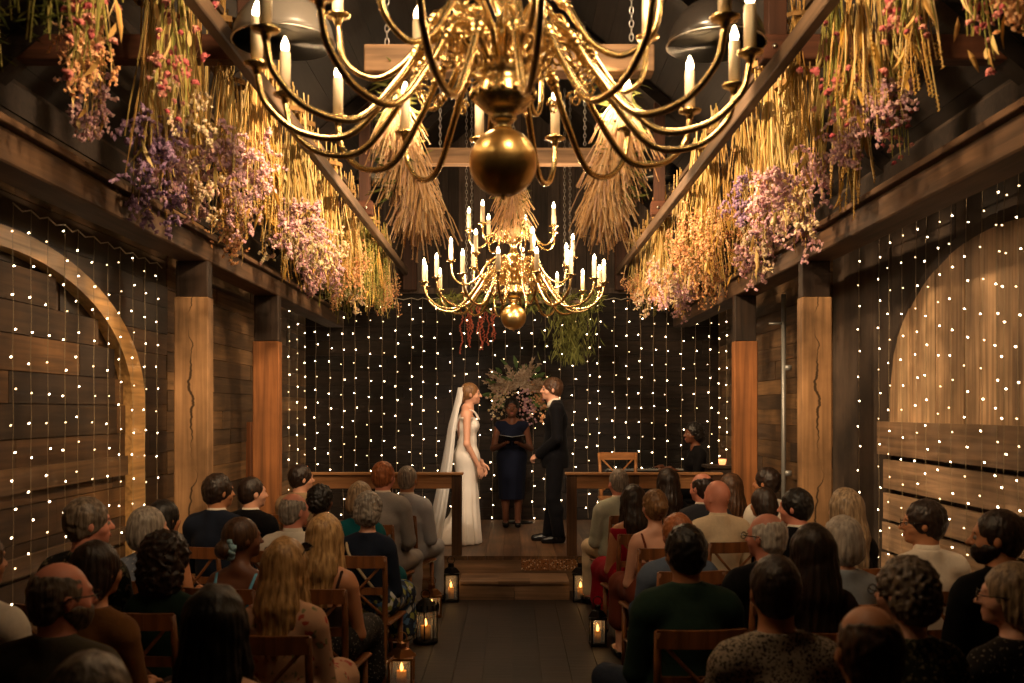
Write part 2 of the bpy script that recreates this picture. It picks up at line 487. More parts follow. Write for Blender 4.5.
M['paper'] = simple('grey_folder_pages', '#77787c', rough=.6)
M['key_black'] = simple('keyboard_body', '#101012', rough=.3); M['key_white'] = simple('piano_keys', '#a9a69e', rough=.35)

# ------------------------------------------------------------------ implicit surface toolkit
class Field:
    def __init__(s, lo, hi, h):
        s.lo = np.array(lo, float); s.h = h
        s.n = np.ceil((np.array(hi, float) - s.lo) / h).astype(int) + 1
        s.F = np.full(s.n, 1.0, np.float32)
        s.ax = [s.lo[i] + h * np.arange(s.n[i]) for i in range(3)]
    def _sl(s, lo, hi, pad):
        i0 = np.clip(np.floor((np.array(lo) - pad - s.lo) / s.h).astype(int), 0, s.n)
        i1 = np.clip(np.ceil((np.array(hi) + pad - s.lo) / s.h).astype(int) + 1, 0, s.n)
        if np.any(i1 <= i0): return None
        sl = tuple(slice(a, b) for a, b in zip(i0, i1))
        g = np.meshgrid(*[s.ax[k][sl[k]] for k in range(3)], indexing='ij')
        return sl, g
    def _comb(s, sl, d, k, op):
        f = s.F[sl]
        if op == 'add':
            if k > 0:
                h = np.clip(.5 + .5 * (f - d) / k, 0, 1)
                s.F[sl] = f * (1 - h) + d * h - k * h * (1 - h)
            else: s.F[sl] = np.minimum(f, d)
        else:
            d = -d
            if k > 0:
                h = np.clip(.5 - .5 * (f - d) / k, 0, 1)
                s.F[sl] = f * (1 - h) + d * h + k * h * (1 - h)
            else: s.F[sl] = np.maximum(f, d)
    def cone(s, a, b, ra, rb, k=.02, op='add', flat=1.0):
        a = np.array(a, float); b = np.array(b, float)
        m = max(ra, rb)
        q = s._sl(np.minimum(a, b) - m, np.maximum(a, b) + m, k + 2 * s.h)
        if q is None: return s
        sl, (X, Y, Z) = q
        ab = b - a; L2 = max(float(ab @ ab), 1e-12)
        t = np.clip(((X - a[0]) * ab[0] + (Y - a[1]) * ab[1] + (Z - a[2]) * ab[2]) / L2, 0, 1)
        dx = X - (a[0] + t * ab[0]); dy = (Y - (a[1] + t * ab[1])) / flat; dz = Z - (a[2] + t * ab[2])
        d = np.sqrt(dx * dx + dy * dy + dz * dz) - (ra + (rb - ra) * t)
        s._comb(sl, d.astype(np.float32), k, op); return s
    def ell(s, c, r, k=.02, op='add', rot=None, wave=None):
        c = np.array(c, float); r = np.array(r, float)
        m = r.max()
        q = s._sl(c - m, c + m, k + 2 * s.h)
        if q is None: return s
        sl, (X, Y, Z) = q
        P = [X - c[0], Y - c[1], Z - c[2]]
        if rot is not None:
            mm = np.array((rot if isinstance(rot, Matrix) else Euler(rot).to_matrix()).transposed())
            P = [mm[i][0] * P[0] + mm[i][1] * P[1] + mm[i][2] * P[2] for i in range(3)]
        k0 = np.sqrt(sum((P[i] / r[i]) ** 2 for i in range(3)))
        k1 = np.sqrt(sum((P[i] / r[i] ** 2) ** 2 for i in range(3))) + 1e-6
        d = k0 * (k0 - 1) / k1
        s._comb(sl, d.astype(np.float32), k, op); return s
    def below(s, z, k=.0):     # keep z below
        Z = s.ax[2][None, None, :] - z
        s.F = np.maximum(s.F, Z.astype(np.float32) + 0 * s.F); return s
    def above(s, z):
        Z = z - s.ax[2][None, None, :]
        s.F = np.maximum(s.F, Z.astype(np.float32) + 0 * s.F); return s
    def keep(s, n, d):         # keep points where n.p < d
        n = np.array(n, float); n /= np.linalg.norm(n)
        X = s.ax[0][:, None, None]; Y = s.ax[1][None, :, None]; Z = s.ax[2][None, None, :]
        s.F = np.maximum(s.F, (n[0] * X + n[1] * Y + n[2] * Z - d).astype(np.float32)); return s
    def ripple(s, amp, fr, seed=0):
        X = s.ax[0][:, None, None]; Y = s.ax[1][None, :, None]; Z = s.ax[2][None, None, :]
        w = np.sin(fr * X + 2 * np.sin(fr * .6 * Z + seed) + seed) * np.sin(fr * 1.1 * Y + 1.7 * np.sin(fr * .5 * X) + 2 * seed) * np.sin(fr * .9 * Z + 1.3 * np.sin(fr * .7 * Y))
        s.F = s.F + (amp * w).astype(np.float32); return s
    def fluted(s, amp, n, c=(0, 0), z0=-9, z1=9, tw=3.0):
        X = s.ax[0][:, None, None] - c[0]; Y = s.ax[1][None, :, None] - c[1]; Z = s.ax[2][None, None, :]
        a = np.arctan2(Y, X)
        g = np.clip((z1 - Z) / max(1e-3, z1 - z0), 0, 1)
        s.F = s.F + (amp * g * np.sin(n * a + tw * np.sin(3 * Z) + 1.5 * np.sin(2 * a))).astype(np.float32); return s
    def mesh(s):
        F = s.F.copy()
        F[0] = 1; F[-1] = 1; F[:, 0] = 1; F[:, -1] = 1; F[:, :, 0] = 1; F[:, :, -1] = 1
        ins = F < 0
        nx, ny, nz = F.shape
        c = np.zeros((nx - 1, ny - 1, nz - 1), np.int8)
        for i in (0, 1):
            for j in (0, 1):
                for k in (0, 1):
                    c += ins[i:nx - 1 + i, j:ny - 1 + j, k:nz - 1 + k]
        act = (c > 0) & (c < 8)
        ii = np.argwhere(act)
        if len(ii) == 0: return np.zeros((0, 3)), np.zeros((0, 4), int)
        idx = -np.ones(act.shape, np.int64); idx[act] = np.arange(len(ii))
        S = np.zeros((len(ii), 3)); W = np.zeros(len(ii))
        corners = [(i, j, k) for i in (0, 1) for j in (0, 1) for k in (0, 1)]
        for a in corners:
            for ax in range(3):
                if a[ax]: continue
                b = list(a); b[ax] = 1
                fa = F[ii[:, 0] + a[0], ii[:, 1] + a[1], ii[:, 2] + a[2]]
                fb = F[ii[:, 0] + b[0], ii[:, 1] + b[1], ii[:, 2] + b[2]]
                cr = (fa < 0) != (fb < 0)
                t = np.where(cr, fa / np.where(fa == fb, 1, fa - fb), 0)
                p = np.tile(np.array(a, float), (len(ii), 1)); p[:, ax] += t
                S += p * cr[:, None]; W += cr
        P = s.lo + s.h * (ii + S / W[:, None])
        quads = []
        for ax in range(3):
            u, v = (ax + 1) % 3, (ax + 2) % 3
            sh = [slice(None)] * 3; sh2 = [slice(None)] * 3
            sh[ax] = slice(0, -1); sh2[ax] = slice(1, None)
            A = ins[tuple(sh)]; B = ins[tuple(sh2)]
            e = np.argwhere(A != B)
            e = e[(e[:, u] > 0) & (e[:, v] > 0) & (e[:, u] < F.shape[u] - 1) & (e[:, v] < F.shape[v] - 1)]
            def cell(du, dv):
                q = e.copy(); q[:, u] -= du; q[:, v] -= dv
                return idx[q[:, 0], q[:, 1], q[:, 2]]
            q = np.stack([cell(1, 1), cell(0, 1), cell(0, 0), cell(1, 0)], 1)
            fl = ~A[e[:, 0], e[:, 1], e[:, 2]]
            q[fl] = q[fl][:, ::-1]
            quads.append(q)
        Q = np.concatenate(quads)
        Q = Q[(Q >= 0).all(1)]
        return P, Q

def np_mesh(name, P, Q, mat, parts=()):
    """one mesh from arrays (plus extra array pieces)"""
    Ps = [P]; Qs = [Q]; b = len(P)
    for (p, q) in parts:
        Ps.append(p); Qs.append(q + b); b += len(p)
    P = np.concatenate(Ps); Q = np.concatenate(Qs)
    me = bpy.data.meshes.new(name)
    me.vertices.add(len(P)); me.vertices.foreach_set('co', P.astype(np.float32).ravel())
    me.loops.add(len(Q) * 4); me.loops.foreach_set('vertex_index', Q.ravel().astype(np.int32))
    me.polygons.add(len(Q)); me.polygons.foreach_set('loop_start', np.arange(0, len(Q) * 4, 4, dtype=np.int32))
    me.update(calc_edges=True); me.validate()
    me.polygons.foreach_set('use_smooth', [True] * len(me.polygons))
    if mat: me.materials.append(mat)
    return me

# hands: wrist at origin, fingers along +Y, palm towards -Z, thumb on +X (right hand seen palm down has thumb to -X: mirror)
def hand_arrays(curl):
    f = Field((-.09, -.05, -.12), (.10, .22, .05), .0045)
    f.cone((0, -.03, 0), (0, .02, 0), .027, .026, .01, flat=1)
    f.ell((0, .05, -.002), (.040, .052, .016), .012)
    f.ell((.022, .03, -.008), (.018, .032, .016), .01)
    spec = [(.029, .088, .042, .0085, 1.0), (.009, .095, .047, .009, 1.05), (-.011, .091, .044, .0085, 1.1), (-.029, .081, .034, .0075, 1.2)]
    for x, y, L, r, cm in spec:
        a = np.array((x, y - .02, 0.0)); ang = curl * .5 * cm
        sp = x * .35
        for seg, (l, rr) in enumerate(((L, r), (L * .62, r * .92), (L * .5, r * .84))):
            d = np.array((sp, math.cos(ang), -math.sin(ang))); d /= np.linalg.norm(d)
            b = a + d * l
            f.cone(a, b, rr, rr * .92, .004 if seg else .008)
            a = b; ang += curl * cm
    a = np.array((.03, .022, -.006))
    for l, r, d in ((.04, .013, (.8, .75, -.2)), (.032, .0105, (.45, .9, -.35)), (.024, .009, (.2, .95, -.45))):
        d = np.array(d); d /= np.linalg.norm(d); b = a + d * l
        f.cone(a, b, r, r * .92, .005); a = b
    return f.mesh()
HAND = {'soft': hand_arrays(.38), 'grip': hand_arrays(.85)}

def hand_at(kind, wrist, dirv, palm, mirror, scale=1.0):
    P, Q = HAND[kind]
    P = P.copy() * scale
    if mirror:
        P[:, 0] *= -1; Q = Q[:, ::-1]
    y = Vector(dirv).normalized(); z = -Vector(palm); z = (z - y * z.dot(y)).normalized(); x = y.cross(z)
    m = np.array(Matrix((x, y, z)).transposed())
    return P @ m.T + np.array(wrist), Q

# ------------------------------------------------------------------ people
def rotz(p, a, c=(0, 0)):
    x, y = p[0] - c[0], p[1] - c[1]
    return (c[0] + x * math.cos(a) - y * math.sin(a), c[1] + x * math.sin(a) + y * math.cos(a), p[2])

def head_prims(f, S, hx, yaw, male, hs=1.0, pitch=0.0):
    """skull, face, nose, ears, neck; hx = (x,y) of head axis at the neck; S = top of skull"""
    rot = (0, 0, yaw)
    def P(x, y, z): return rotz((hx[0] + x * hs, hx[1] + y * hs, S + z * hs), yaw, hx)
    E = lambda c, r, k=.012, op='add': f.ell(P(*c), [q * hs for q in r], k, op, rot)
    E((0, -.005, -.100), (.078, .098, .100))
    E((0, .022, -.135), (.066, .078, .085), .02)
    E((0, .050, -.185), (.044, .046, .044), .025)           # jaw
    E((0, .082, -.208), (.020, .018, .016), .015)           # chin
    E((0, .088, -.094), (.046, .014, .014), .012)           # brow
    for sx in (-1, 1):
        E((sx * .031, .105, -.118), (.019, .014, .012), .008, 'sub')   # sockets
        E((sx * .046, .060, -.150), (.022, .026, .024), .015)          # cheeks
        E((sx * .078, -.002, -.130), (.010, .016, .028), .006)         # ears
        E((sx * .014, .106, -.148), (.009, .010, .008), .005)          # nostril wings
    f.cone(P(0, .098, -.112), P(0, .120, -.146), .009 * hs, .0125 * hs, .008)
    E((0, .096, -.176), (.024, .012, .006), .005)
    E((0, .095, -.185), (.020, .012, .006), .005)
    nr = .058 if male else .047
    f.cone(P(0, -.015, -.17), (hx[0], hx[1] - .01, S - .30), nr * hs, nr * 1.1, .02)

def make_eyes(root, S, hx, yaw, hs, iris=None):
    for sx in (-1, 1):
        p = rotz((hx[0] + sx * .031 * hs, hx[1] + .086 * hs, S - .119 * hs), yaw, hx)
        mb = MB(); mb.ell(p, .0125 * hs, n=10, m=8)
        e = mb.build('eye', M['eye_white'], root, smooth=True)
        q = rotz((hx[0] + sx * .031 * hs, hx[1] + .0965 * hs, S - .119 * hs), yaw, hx)
        mi = MB(); mi.ell(q, (.0055 * hs, .0035 * hs, .0055 * hs), (0, 0, yaw), n=8, m=6)
        mi.build('iris', M['iris'], e, smooth=True)
        mbw = MB()
        pts = [rotz((hx[0] + sx * (x) * hs, hx[1] + (.101 - x * .25) * hs, S + z * hs), yaw, hx) for x, z in ((.016, -.098), (.032, -.093), (.050, -.099))]
        mbw.tube(pts, [.003 * hs, .004 * hs, .002 * hs], 6)
        mbw.build('eyebrow', M['hair_dark'], root, smooth=True)
    mb = MB()
    mb.ell(rotz((hx[0], hx[1] + .104 * hs, S - .177 * hs), yaw, hx), (.021 * hs, .006 * hs, .005 * hs), (0, 0, yaw))
    mb.ell(rotz((hx[0], hx[1] + .103 * hs, S - .185 * hs), yaw, hx), (.018 * hs, .006 * hs, .006 * hs), (0, 0, yaw))
    mb.build('lips', M['lip'], root, smooth=True)

def hair_mesh(style, S, hx, yaw, h, hs=1.0, seed=1, bodyz=None):
    """hair built around the head in head space, then turned with it"""
    c = (hx[0], hx[1])
    lo = (c[0] - .22, c[1] - .24, S - .62); hi = (c[0] + .22, c[1] + .20, S + .08)
    f = Field(lo, hi, h)
    P = lambda x, y, z: (c[0] + x * hs, c[1] + y * hs, S + z * hs)
    r = lambda *q: [v * hs for v in q]
    def face_cut(depth=.058, top=-.062, w=.064, bot=-.33):
        f.ell(P(0, depth + .075, (top + bot) / 2), r(w + .012, .10, (top - bot) / 2), .012, 'sub')
    def ears():
        for sx in (-1, 1): f.ell(P(sx * .090, .006, -.138), r(.014, .019, .030), .006, 'sub')
    if style in ('short', 'crop', 'receding'):
        t = {'short': .012, 'crop': .006, 'receding': .008}[style]
        f.ell(P(0, -.010, -.098), r(.078 + t, .096 + t, .100 + t), 0)
        f.ell(P(0, -.035, -.135), r(.068 + t * .8, .066 + t * .6, .080), .01)
        f.ripple(.0055 if style == 'short' else .0025, 80, seed); f.ripple(.002, 190, seed + 3)
        ears()
        f.keep((0, .55, -1), (c[1] + .040 * hs) * .55 / 1.1413 - (S - .155 * hs) / 1.1413)   # slanted hairline over ears to nape
        face_cut(.07, -.055 if style != 'receding' else -.015, .066)
        f.above(S - .215 * hs)
    elif style == 'bald':
        f.ell(P(0, -.010, -.103), r(.082, .101, .101), 0)
        f.ell(P(0, -.035, -.145), r(.071, .070, .075), .01)
        f.ripple(.0045, 85, seed)
        f.ell(P(0, .030, -.012), r(.074, .112, .060), .012, 'sub')
        ears()
        face_cut(.04, .01, .07)
        f.above(S - .205 * hs)
    elif style == 'bob':
        f.ell(P(0, -.012, -.098), r(.090, .110, .112), 0)
        f.ell(P(0, -.045, -.165), r(.092, .082, .088), .03)
        f.fluted(.006, 20, c, S - .3, S, 2); f.ripple(.003, 60, seed)
        face_cut(.06, -.055, .060)
        f.ell(P(0, .01, -.27), r(.062, .072, .07), .01, 'sub')
        f.above(S - .255 * hs)
    elif style == 'curly':
        f.ell(P(0, -.010, -.092), r(.094, .110, .108), 0)
        f.ell(P(0, -.045, -.150), r(.092, .082, .078), .03)
        f.ripple(.008, 95, seed); f.ripple(.005, 170, seed)
        face_cut(.06, -.05, .060)
        f.above(S - .235 * hs)
    elif style == 'bigcurl':
        f.ell(P(0, -.015, -.09), r(.118, .125, .118), 0)
        f.ell(P(0, -.05, -.20), r(.125, .09, .12), .04)
        f.ripple(.013, 75, seed); f.ripple(.006, 150, seed)
        face_cut(.06, -.05, .062)
        f.above(S - .34 * hs)
    elif style in ('long', 'verylong'):
        zl = -.46 if style == 'long' else -.58
        f.ell(P(0, -.012, -.096), r(.092, .112, .112), 0)
        f.cone(P(0, -.040, -.12), P(0, -.085, -.30), .098 * hs, .098 * hs, .03, flat=.8)
        f.cone(P(0, -.085, -.28), P(0, -.125, zl), .095 * hs, .070 * hs, .03, flat=.55)
        for sx in (-1, 1):
            f.cone(P(sx * .07, .02, -.10), P(sx * .085, .005, -.30), .026 * hs, .030 * hs, .02)
        f.ell(P(0, .035, -.32), r(.050, .085, .16), .012, 'sub')
        f.fluted(.009, 22, (c[0], c[1] - .03), S - .5, S - .02, 4); f.ripple(.005, 45, seed)
        face_cut(.062, -.055, .060, -.40)
    elif style == 'updo':
        f.ell(P(0, -.012, -.098), r(.088, .108, .110), 0)
        f.ell(P(0, -.040, -.140), r(.078, .075, .080), .015)
        f.ell(P(0, -.110, -.115), r(.060, .048, .055), .012)
        f.ripple(.006, 110, seed)
        face_cut(.055, -.05, .060)
        f.keep((0, .55, -1), (c[1] + .03 * hs) * .55 / 1.1413 - (S - .170 * hs) / 1.1413)
    elif style == 'lowbun':
        f.ell(P(0, -.012, -.100), r(.086, .106, .106), 0)
        f.ell(P(0, -.105, -.175), r(.060, .050, .052), .015)
        f.fluted(.003, 20, c, S - .3, S, 2)
        face_cut(.055, -.05, .060)
        f.keep((0, .55, -1), (c[1] + .03 * hs) * .55 / 1.1413 - (S - .175 * hs) / 1.1413)
    P_, Q = f.mesh()
    if yaw and len(P_):
        ca, sa = math.cos(yaw), math.sin(yaw)
        x = P_[:, 0] - c[0]; y = P_[:, 1] - c[1]
        P_[:, 0] = c[0] + x * ca - y * sa; P_[:, 1] = c[1] + x * sa + y * ca
    return P_, Q

def torso(f, S, sw, male, e=0.0, k=.03, sit=True, hip=.56, by=0.0, upper=True):
    """pelvis to shoulders. hip = pelvis height"""
    zc = S - .47
    f.ell((0, 0, hip), (.165 + e, .125 + e, .12 + e), k)
    f.ell((0, -.005 + by, (hip + zc) / 2), ((.135 if male else .118) + e, .098 + e, (zc - hip) / 2 + .06), k)
    f.ell((0, -.012 + by, zc), ((.158 if male else .138) + e, .108 + e, .155), k)
    if not male: f.ell((0, .065 + by, zc + .005), (.115 + e, .058 + e, .06 + e), .03)
    if upper:
        f.cone((-sw + .045, -.02 + by, S - .36), (sw - .045, -.02 + by, S - .36), .062 + e, .062 + e, k, flat=1)
        for sx in (-1, 1):
            f.cone((0, -.02 + by, S - .275), (sx * (sw - .04), -.02 + by, S - .335), .045 + e * .6, .046 + e, .025)

def arm(f, sh, el, wr, male, e=0.0, end=1.0, k=.02):
    a = (.052 if male else .043) + e
    f.cone(sh, el, a, a * .80, k)
    w = np.array(el) + (np.array(wr) - np.array(el)) * end
    f.cone(el, tuple(w), a * .80, (.030 if male else .025) + e * (1.1 if end < 1 else 1) + (.006 if e else 0), k)

def leg(f, hp, kn, an, male, e=0.0, k=.02, end=1.0):
    f.cone(hp, kn, .085 + e, .058 + e, k)
    w = np.array(kn) + (np.array(an) - np.array(kn)) * end
    f.cone(kn, tuple(w), .056 + e, .038 + e * 1.3, k)
    f.ell(tuple(np.array(kn) * .65 + np.array(an) * .35 + np.array((0, -.015, 0))), (.052 + e, .055 + e, .09), k)

def foot(f, an, dirv, e=0.0):
    d = np.array((dirv[0], dirv[1], 0)); d = d / np.linalg.norm(d)
    a = np.array(an)
    z = a[2] - .05
    heel = np.array((a[0], a[1], z)) - d * .03
    toe = np.array((a[0], a[1], z - .012)) + d * .155
    f.cone(tuple(a), tuple(heel + np.array((0, 0, .012))), .036 + e, .033 + e, .015)
    f.cone(tuple(heel), tuple(toe), .034 + e, .026 + e, .015)
    f.cone(tuple(heel + d * .1), tuple(toe), .038 + e, .030 + e, .015)

def neck_band(S, hx, r, z0, z1, mat, name, root, h=.006, tilt=.0):
    mb = MB()
    n = 28
    prof = [(r + .006, z0), (r + .008, z0 + (z1 - z0) * .5), (r, z1), (r - .005, z1), (r - .004, z0)]
    vs = []; fs = []
    for (rr, z) in prof:
        for k in range(n):
            a = 2 * PI * k / n
            zz = z - max(0, math.sin(a)) * .035      # dips at the throat
            vs.append(V(hx[0] + rr * math.cos(a), hx[1] - .012 + rr * 1.04 * math.sin(a), zz))
    m = len(prof)
    for i in range(m):
        for k in range(n):
            k2 = (k + 1) % n; j = (i + 1) % m
            fs.append((i * n + k, i * n + k2, j * n + k2, j * n + k))
    mb._add(vs, fs, .5)
    return mb.build(name, mat, root, smooth=True)

def seated(name_label, X, Y, S, male, skn, hair, hstyle, top, topmat, bot, botmat, yaw=0.0, byaw=0.0,
           eyes=False, legyaw=0.0, collar=None, glasses=False, z0=0.0, hs=1.0, arms='lap', seed=1, face_h=None, cutz=None, group=None):
    """a guest on a chair, local +Y is the way they face"""
    root = empty('person', (X, Y, z0), byaw)
    tag(root, name_label, 'person', group)
    near = Y < 4.7
    h = .009 if near else .0105
    sw = .198 if male else .160
    hx = (0, .012)
    hd = yaw
    sh = [(sx * (sw - .012), -.02, S - .375) for sx in (-1, 1)]
    if arms == 'lap':
        el = [(sx * (sw + .018), .035, S - .64) for sx in (-1, 1)]
        wr = [(sx * .10, .25, .655) for sx in (-1, 1)]
    elif arms == 'keys':
        el = [(sx * (sw + .03), .07, S - .62) for sx in (-1, 1)]
        wr = [(sx * .16, .36, .80) for sx in (-1, 1)]
    lr = lambda p: rotz(p, legyaw, (0, 0))
    hp = [lr((sx * .09, .02, .545)) for sx in (-1, 1)]
    kn = [lr((sx * .115, .43, .535)) for sx in (-1, 1)]
    an = [lr((sx * .12, .44, .10)) for sx in (-1, 1)]
    fd = lr((0, 1, 0))
    f = Field((-.40, -.22, -.01), (.40, .70, S + .02), h)
    torso(f, S, sw, male)
    for i in range(2):
        arm(f, sh[i], el[i], wr[i], male)
        leg(f, hp[i], kn[i], an[i], male); foot(f, an[i], fd)
    head_prims(f, S, hx, hd, male, hs)
    P, Q = f.mesh()
    parts = []
    for i, sx in enumerate((-1, 1)):
        d = (-sx * .25, 1, -.25 if arms == 'lap' else -.12)
        parts.append(hand_at('soft', wr[i], d, (0, 0, -1), sx < 0 and False or sx > 0, 1.0 if male else .9))
    body = link('body', np_mesh('body', P, Q, M[skn], parts), root)
    if eyes: make_eyes(root, S, hx, hd, hs)
    # upper garment
    g = Field((-.42, -.24, .42), (.42, .72, S + .02), h)
    ee = {'jacket': .020, 'shirt': .012, 'dress': .008, 'cami': .008, 'blouse': .012}[top]
    torso(g, S, sw, male, ee)
    if top in ('jacket', 'shirt', 'blouse'):
        for i in range(2):
            arm(g, sh[i], el[i], wr[i], male, ee * .8, end=.93 if top != 'blouse' else .15)
        if top == 'jacket':
            g.cone((0, -.02, S - .36), (0, -.018, S - .245), .085, .064, .02)
            g.ell((0, 0, .53), (.19, .15, .10), .03)
        else:
            g.cone((0, -.02, S - .34), (0, -.018, S - .255), .07, .058, .02)
        g.ripple(.0022, 38, seed)
        g.below(S - (.238 if top == 'jacket' else .25))
        if top == 'jacket': g.ell((0, .12, S - .26), (.055, .10, .12), .01, 'sub')
        else: g.ell((0, .085, S - .235), (.05, .07, .06), .01, 'sub')
        cut = np.maximum
    elif top == 'dress':
        g.below(S - .315)
        g.ell((0, .05, S - .30), (.085, .13, .075), .01, 'sub')
    elif top == 'cami':
        g.below(S - (cutz or .50))
    g.above(.455)
    P, Q = g.mesh()
    nm = {'jacket': 'jacket', 'shirt': 'shirt', 'dress': 'dress', 'cami': 'strap_top', 'blouse': 'blouse'}[top]
    link(nm, np_mesh(nm, P, Q, M[topmat]), root)
    if top == 'cami':
        mb = MB()
        for sx in (-1, 1):
            z1 = S - (cutz or .5)
            mb.tube([(sx * .085, -.118, z1 - .01), (sx * .10, -.105, S - .36), (sx * .11, -.055, S - .293), (sx * .105, .0, S - .290), (sx * .10, .065, S - .35), (sx * .09, .12, z1 - .02)], .008, 6)
        mb.build('shoulder_straps', M[topmat], root, smooth=True)
    # lower garment
    g = Field((-.42, -.24, .02), (.42, .76, .72), h)
    g.ell((0, 0, .56), (.180, .140, .125), .03)
    if bot == 'trousers':
        for i in range(2): leg(g, hp[i], kn[i], an[i], male, .014, .02, .96)
        g.ripple(.003, 30, seed)
    else:
        for i in range(2):
            g.cone(hp[i], kn[i], .10, .085, .05)
            g.cone(kn[i], tuple(np.array(kn[i]) * .45 + np.array(an[i]) * .55), .085, .10, .05)
        g.ripple(.005, 26, seed)
    P, Q = g.mesh()
    nm = 'trousers' if bot == 'trousers' else 'skirt'
    link(nm, np_mesh(nm, P, Q, M[botmat]), root)
    # shoes
    for i in range(2):
        g = Field(tuple(np.array((an[i][0] - .15, an[i][1] - .12, -.01))), (an[i][0] + .18, an[i][1] + .26, .12), .008)
        foot(g, an[i], fd, .006)
        g.below(.075 if male else .055)
        g.above(.002)
        P, Q = g.mesh()
        link('shoe', np_mesh('shoe', P, Q, M['leather']), root)
    if hair:
        P, Q = hair_mesh(hstyle, S, hx, hd, .0055 if near else .0075, hs, seed)
        link('hair', np_mesh('hair', P, Q, M['hair_' + hair]), root)
    if collar:
        neck_band(S, hx, .063 if male else .053, S - .285, S - .225, M[collar], 'shirt_collar', root)
    if glasses: make_glasses(root, S, hx, hd, hs)
    return root

def make_glasses(root, S, hx, yaw, hs=1.0, up=0.0, name='glasses', dark=True, tint=None):
    mb = MB()
    P = lambda x, y, z: rotz((hx[0] + x * hs, hx[1] + y * hs, S + (z) * hs), yaw, hx)
    for sx in (-1, 1):
        ring = [P(sx * .033 + .023 * math.cos(a), .118 + up * .0 - up * .2, -.119 + up + .017 * math.sin(a)) for a in [2 * PI * k / 14 for k in range(15)]]
        mb.tube(ring, .0025 * hs, 5)
        mb.tube([P(sx * .056, .116 - up * .2, -.112 + up), P(sx * .088, .07 - up * .2, -.112 + up), P(sx * .088, -.005, -.113 + up), P(sx * .084, -.022, -.130 + up)], .0025 * hs, 5)
    mb.tube([P(-.01, .12 - up * .2, -.114 + up), P(.01, .12 - up * .2, -.114 + up)], .0022 * hs, 5)
    g = mb.build(name, M['shade_black'], root, smooth=True)
    if tint:
        for sx in (-1, 1):
            ml = MB(); ml.ell(P(sx * .033, .118 - up * .2, -.119 + up), (.022 * hs, .002, .016 * hs), (0, 0, yaw), n=14, m=8)
            ml.build('lens', M['shade_black'], g, smooth=True)
    return g

# ------------------------------------------------------------------ camera
cam = bpy.data.cameras.new('camera'); camo = bpy.data.objects.new('camera', cam); COL.objects.link(camo)
camo.location = (0, 0, 1.8); camo.rotation_euler = (PI / 2, 0, 0)
cam.lens = 36 * 1000 / 1024; cam.sensor_width = 36; cam.shift_y = 68.5 / 1024; cam.clip_start = .05; cam.clip_end = 60
cam.dof.use_dof = True; cam.dof.focus_distance = 11.0; cam.dof.aperture_fstop = 3.2
SC.camera = camo
def at(px, py, Y):
    return V((px - 512) * Y / 1000, Y, 1.8 + (410 - py) * Y / 1000)

# ------------------------------------------------------------------ the hall
WX = 2.72; BY = 13.2; SZ = .35; SY = 9.93
def struct(o): o['kind'] = 'structure'; return o

def planks_wall(mb, axis, fixed, a0, a1, z0, z1, ph=.17, th=.03, lens=(1.2, 2.6), side=1):
    """horizontal boards on a wall; axis 'y': wall at x=fixed running along y; 'x': wall at y=fixed"""
    z = z0
    while z < z1 - .005:
        h = min(ph * random.uniform(.85, 1.12), z1 - z)
        a = a0 - random.uniform(0, .8)
        while a < a1:
            l = random.uniform(*lens)
            s, e = max(a, a0), min(a + l, a1)
            if e - s > .02:
                off = random.uniform(0, .010)
                t = th + off
                if axis == 'y': mb.box((fixed + side * t / 2, (s + e) / 2, z + h / 2), (t, e - s - .004, h - .005))
                else: mb.box(((s + e) / 2, fixed + side * t / 2, z + h / 2), (e - s - .004, t, h - .005))
            a += l
        z += h

# floor
mb = MB()
x = -3.2
mb.box((0, 6.0, -.04), (6.4, 15.4, .06))
for i in range(32):
    mb.box((-3.1 + i * .2, 6.0, -.012), (.196, 15.4, .024))
struct(mb.build('floor', M['floor']))
# stage platform and steps
t = empty('stage_platform', (0, 0, 0)); tag(t, 'raised wooden stage with a worn board deck under the couple', 'stage')
mb = MB()
for i in range(31):
    mb.box((-2.64 + i * .176, (SY + BY) / 2, SZ - .02), (.173, BY - SY, .04))
mb.build('deck', M['stage'], t)
mb = MB(); mb.box((0, SY + .03, (SZ - .04) / 2), (5.4, .05, SZ - .045))
mb.build('riser', M['step'], t)
mb = MB()
x = -.47
while x < .53:      # strip of patterned tile pieces at the right of the riser
    if x > -.02:
        mb.box((x + .07, SY - .001, .265), (.135, .014, .11), rnd=random.random())
    x += .14
m_t = pattern('patterned_tile', '#8a5c3a', ['#d3b690', '#3f2a1c'], 38, .30, rough=.4)
mb.build('tile_strip', m_t, t)
t = empty('wooden_step', (0, 9.7, 0)); tag(t, 'single wooden step leading up to the stage at the end of the aisle', 'step')
mb = MB(); mb.box((.02, -.01, .165), (1.04, .47, .03), bev=.004, rnd=.3); mb.box((.02, -.01, .165), (.30, .472, .031), rnd=.8); mb.build('tread', M['step'], t)
mb = MB(); mb.box((-.24, -.20, .075), (.52, .03, .15), rnd=.1); mb.box((.285, -.20, .075), (.52, .03, .15), rnd=.6); mb.build('riser', M['step'], t)

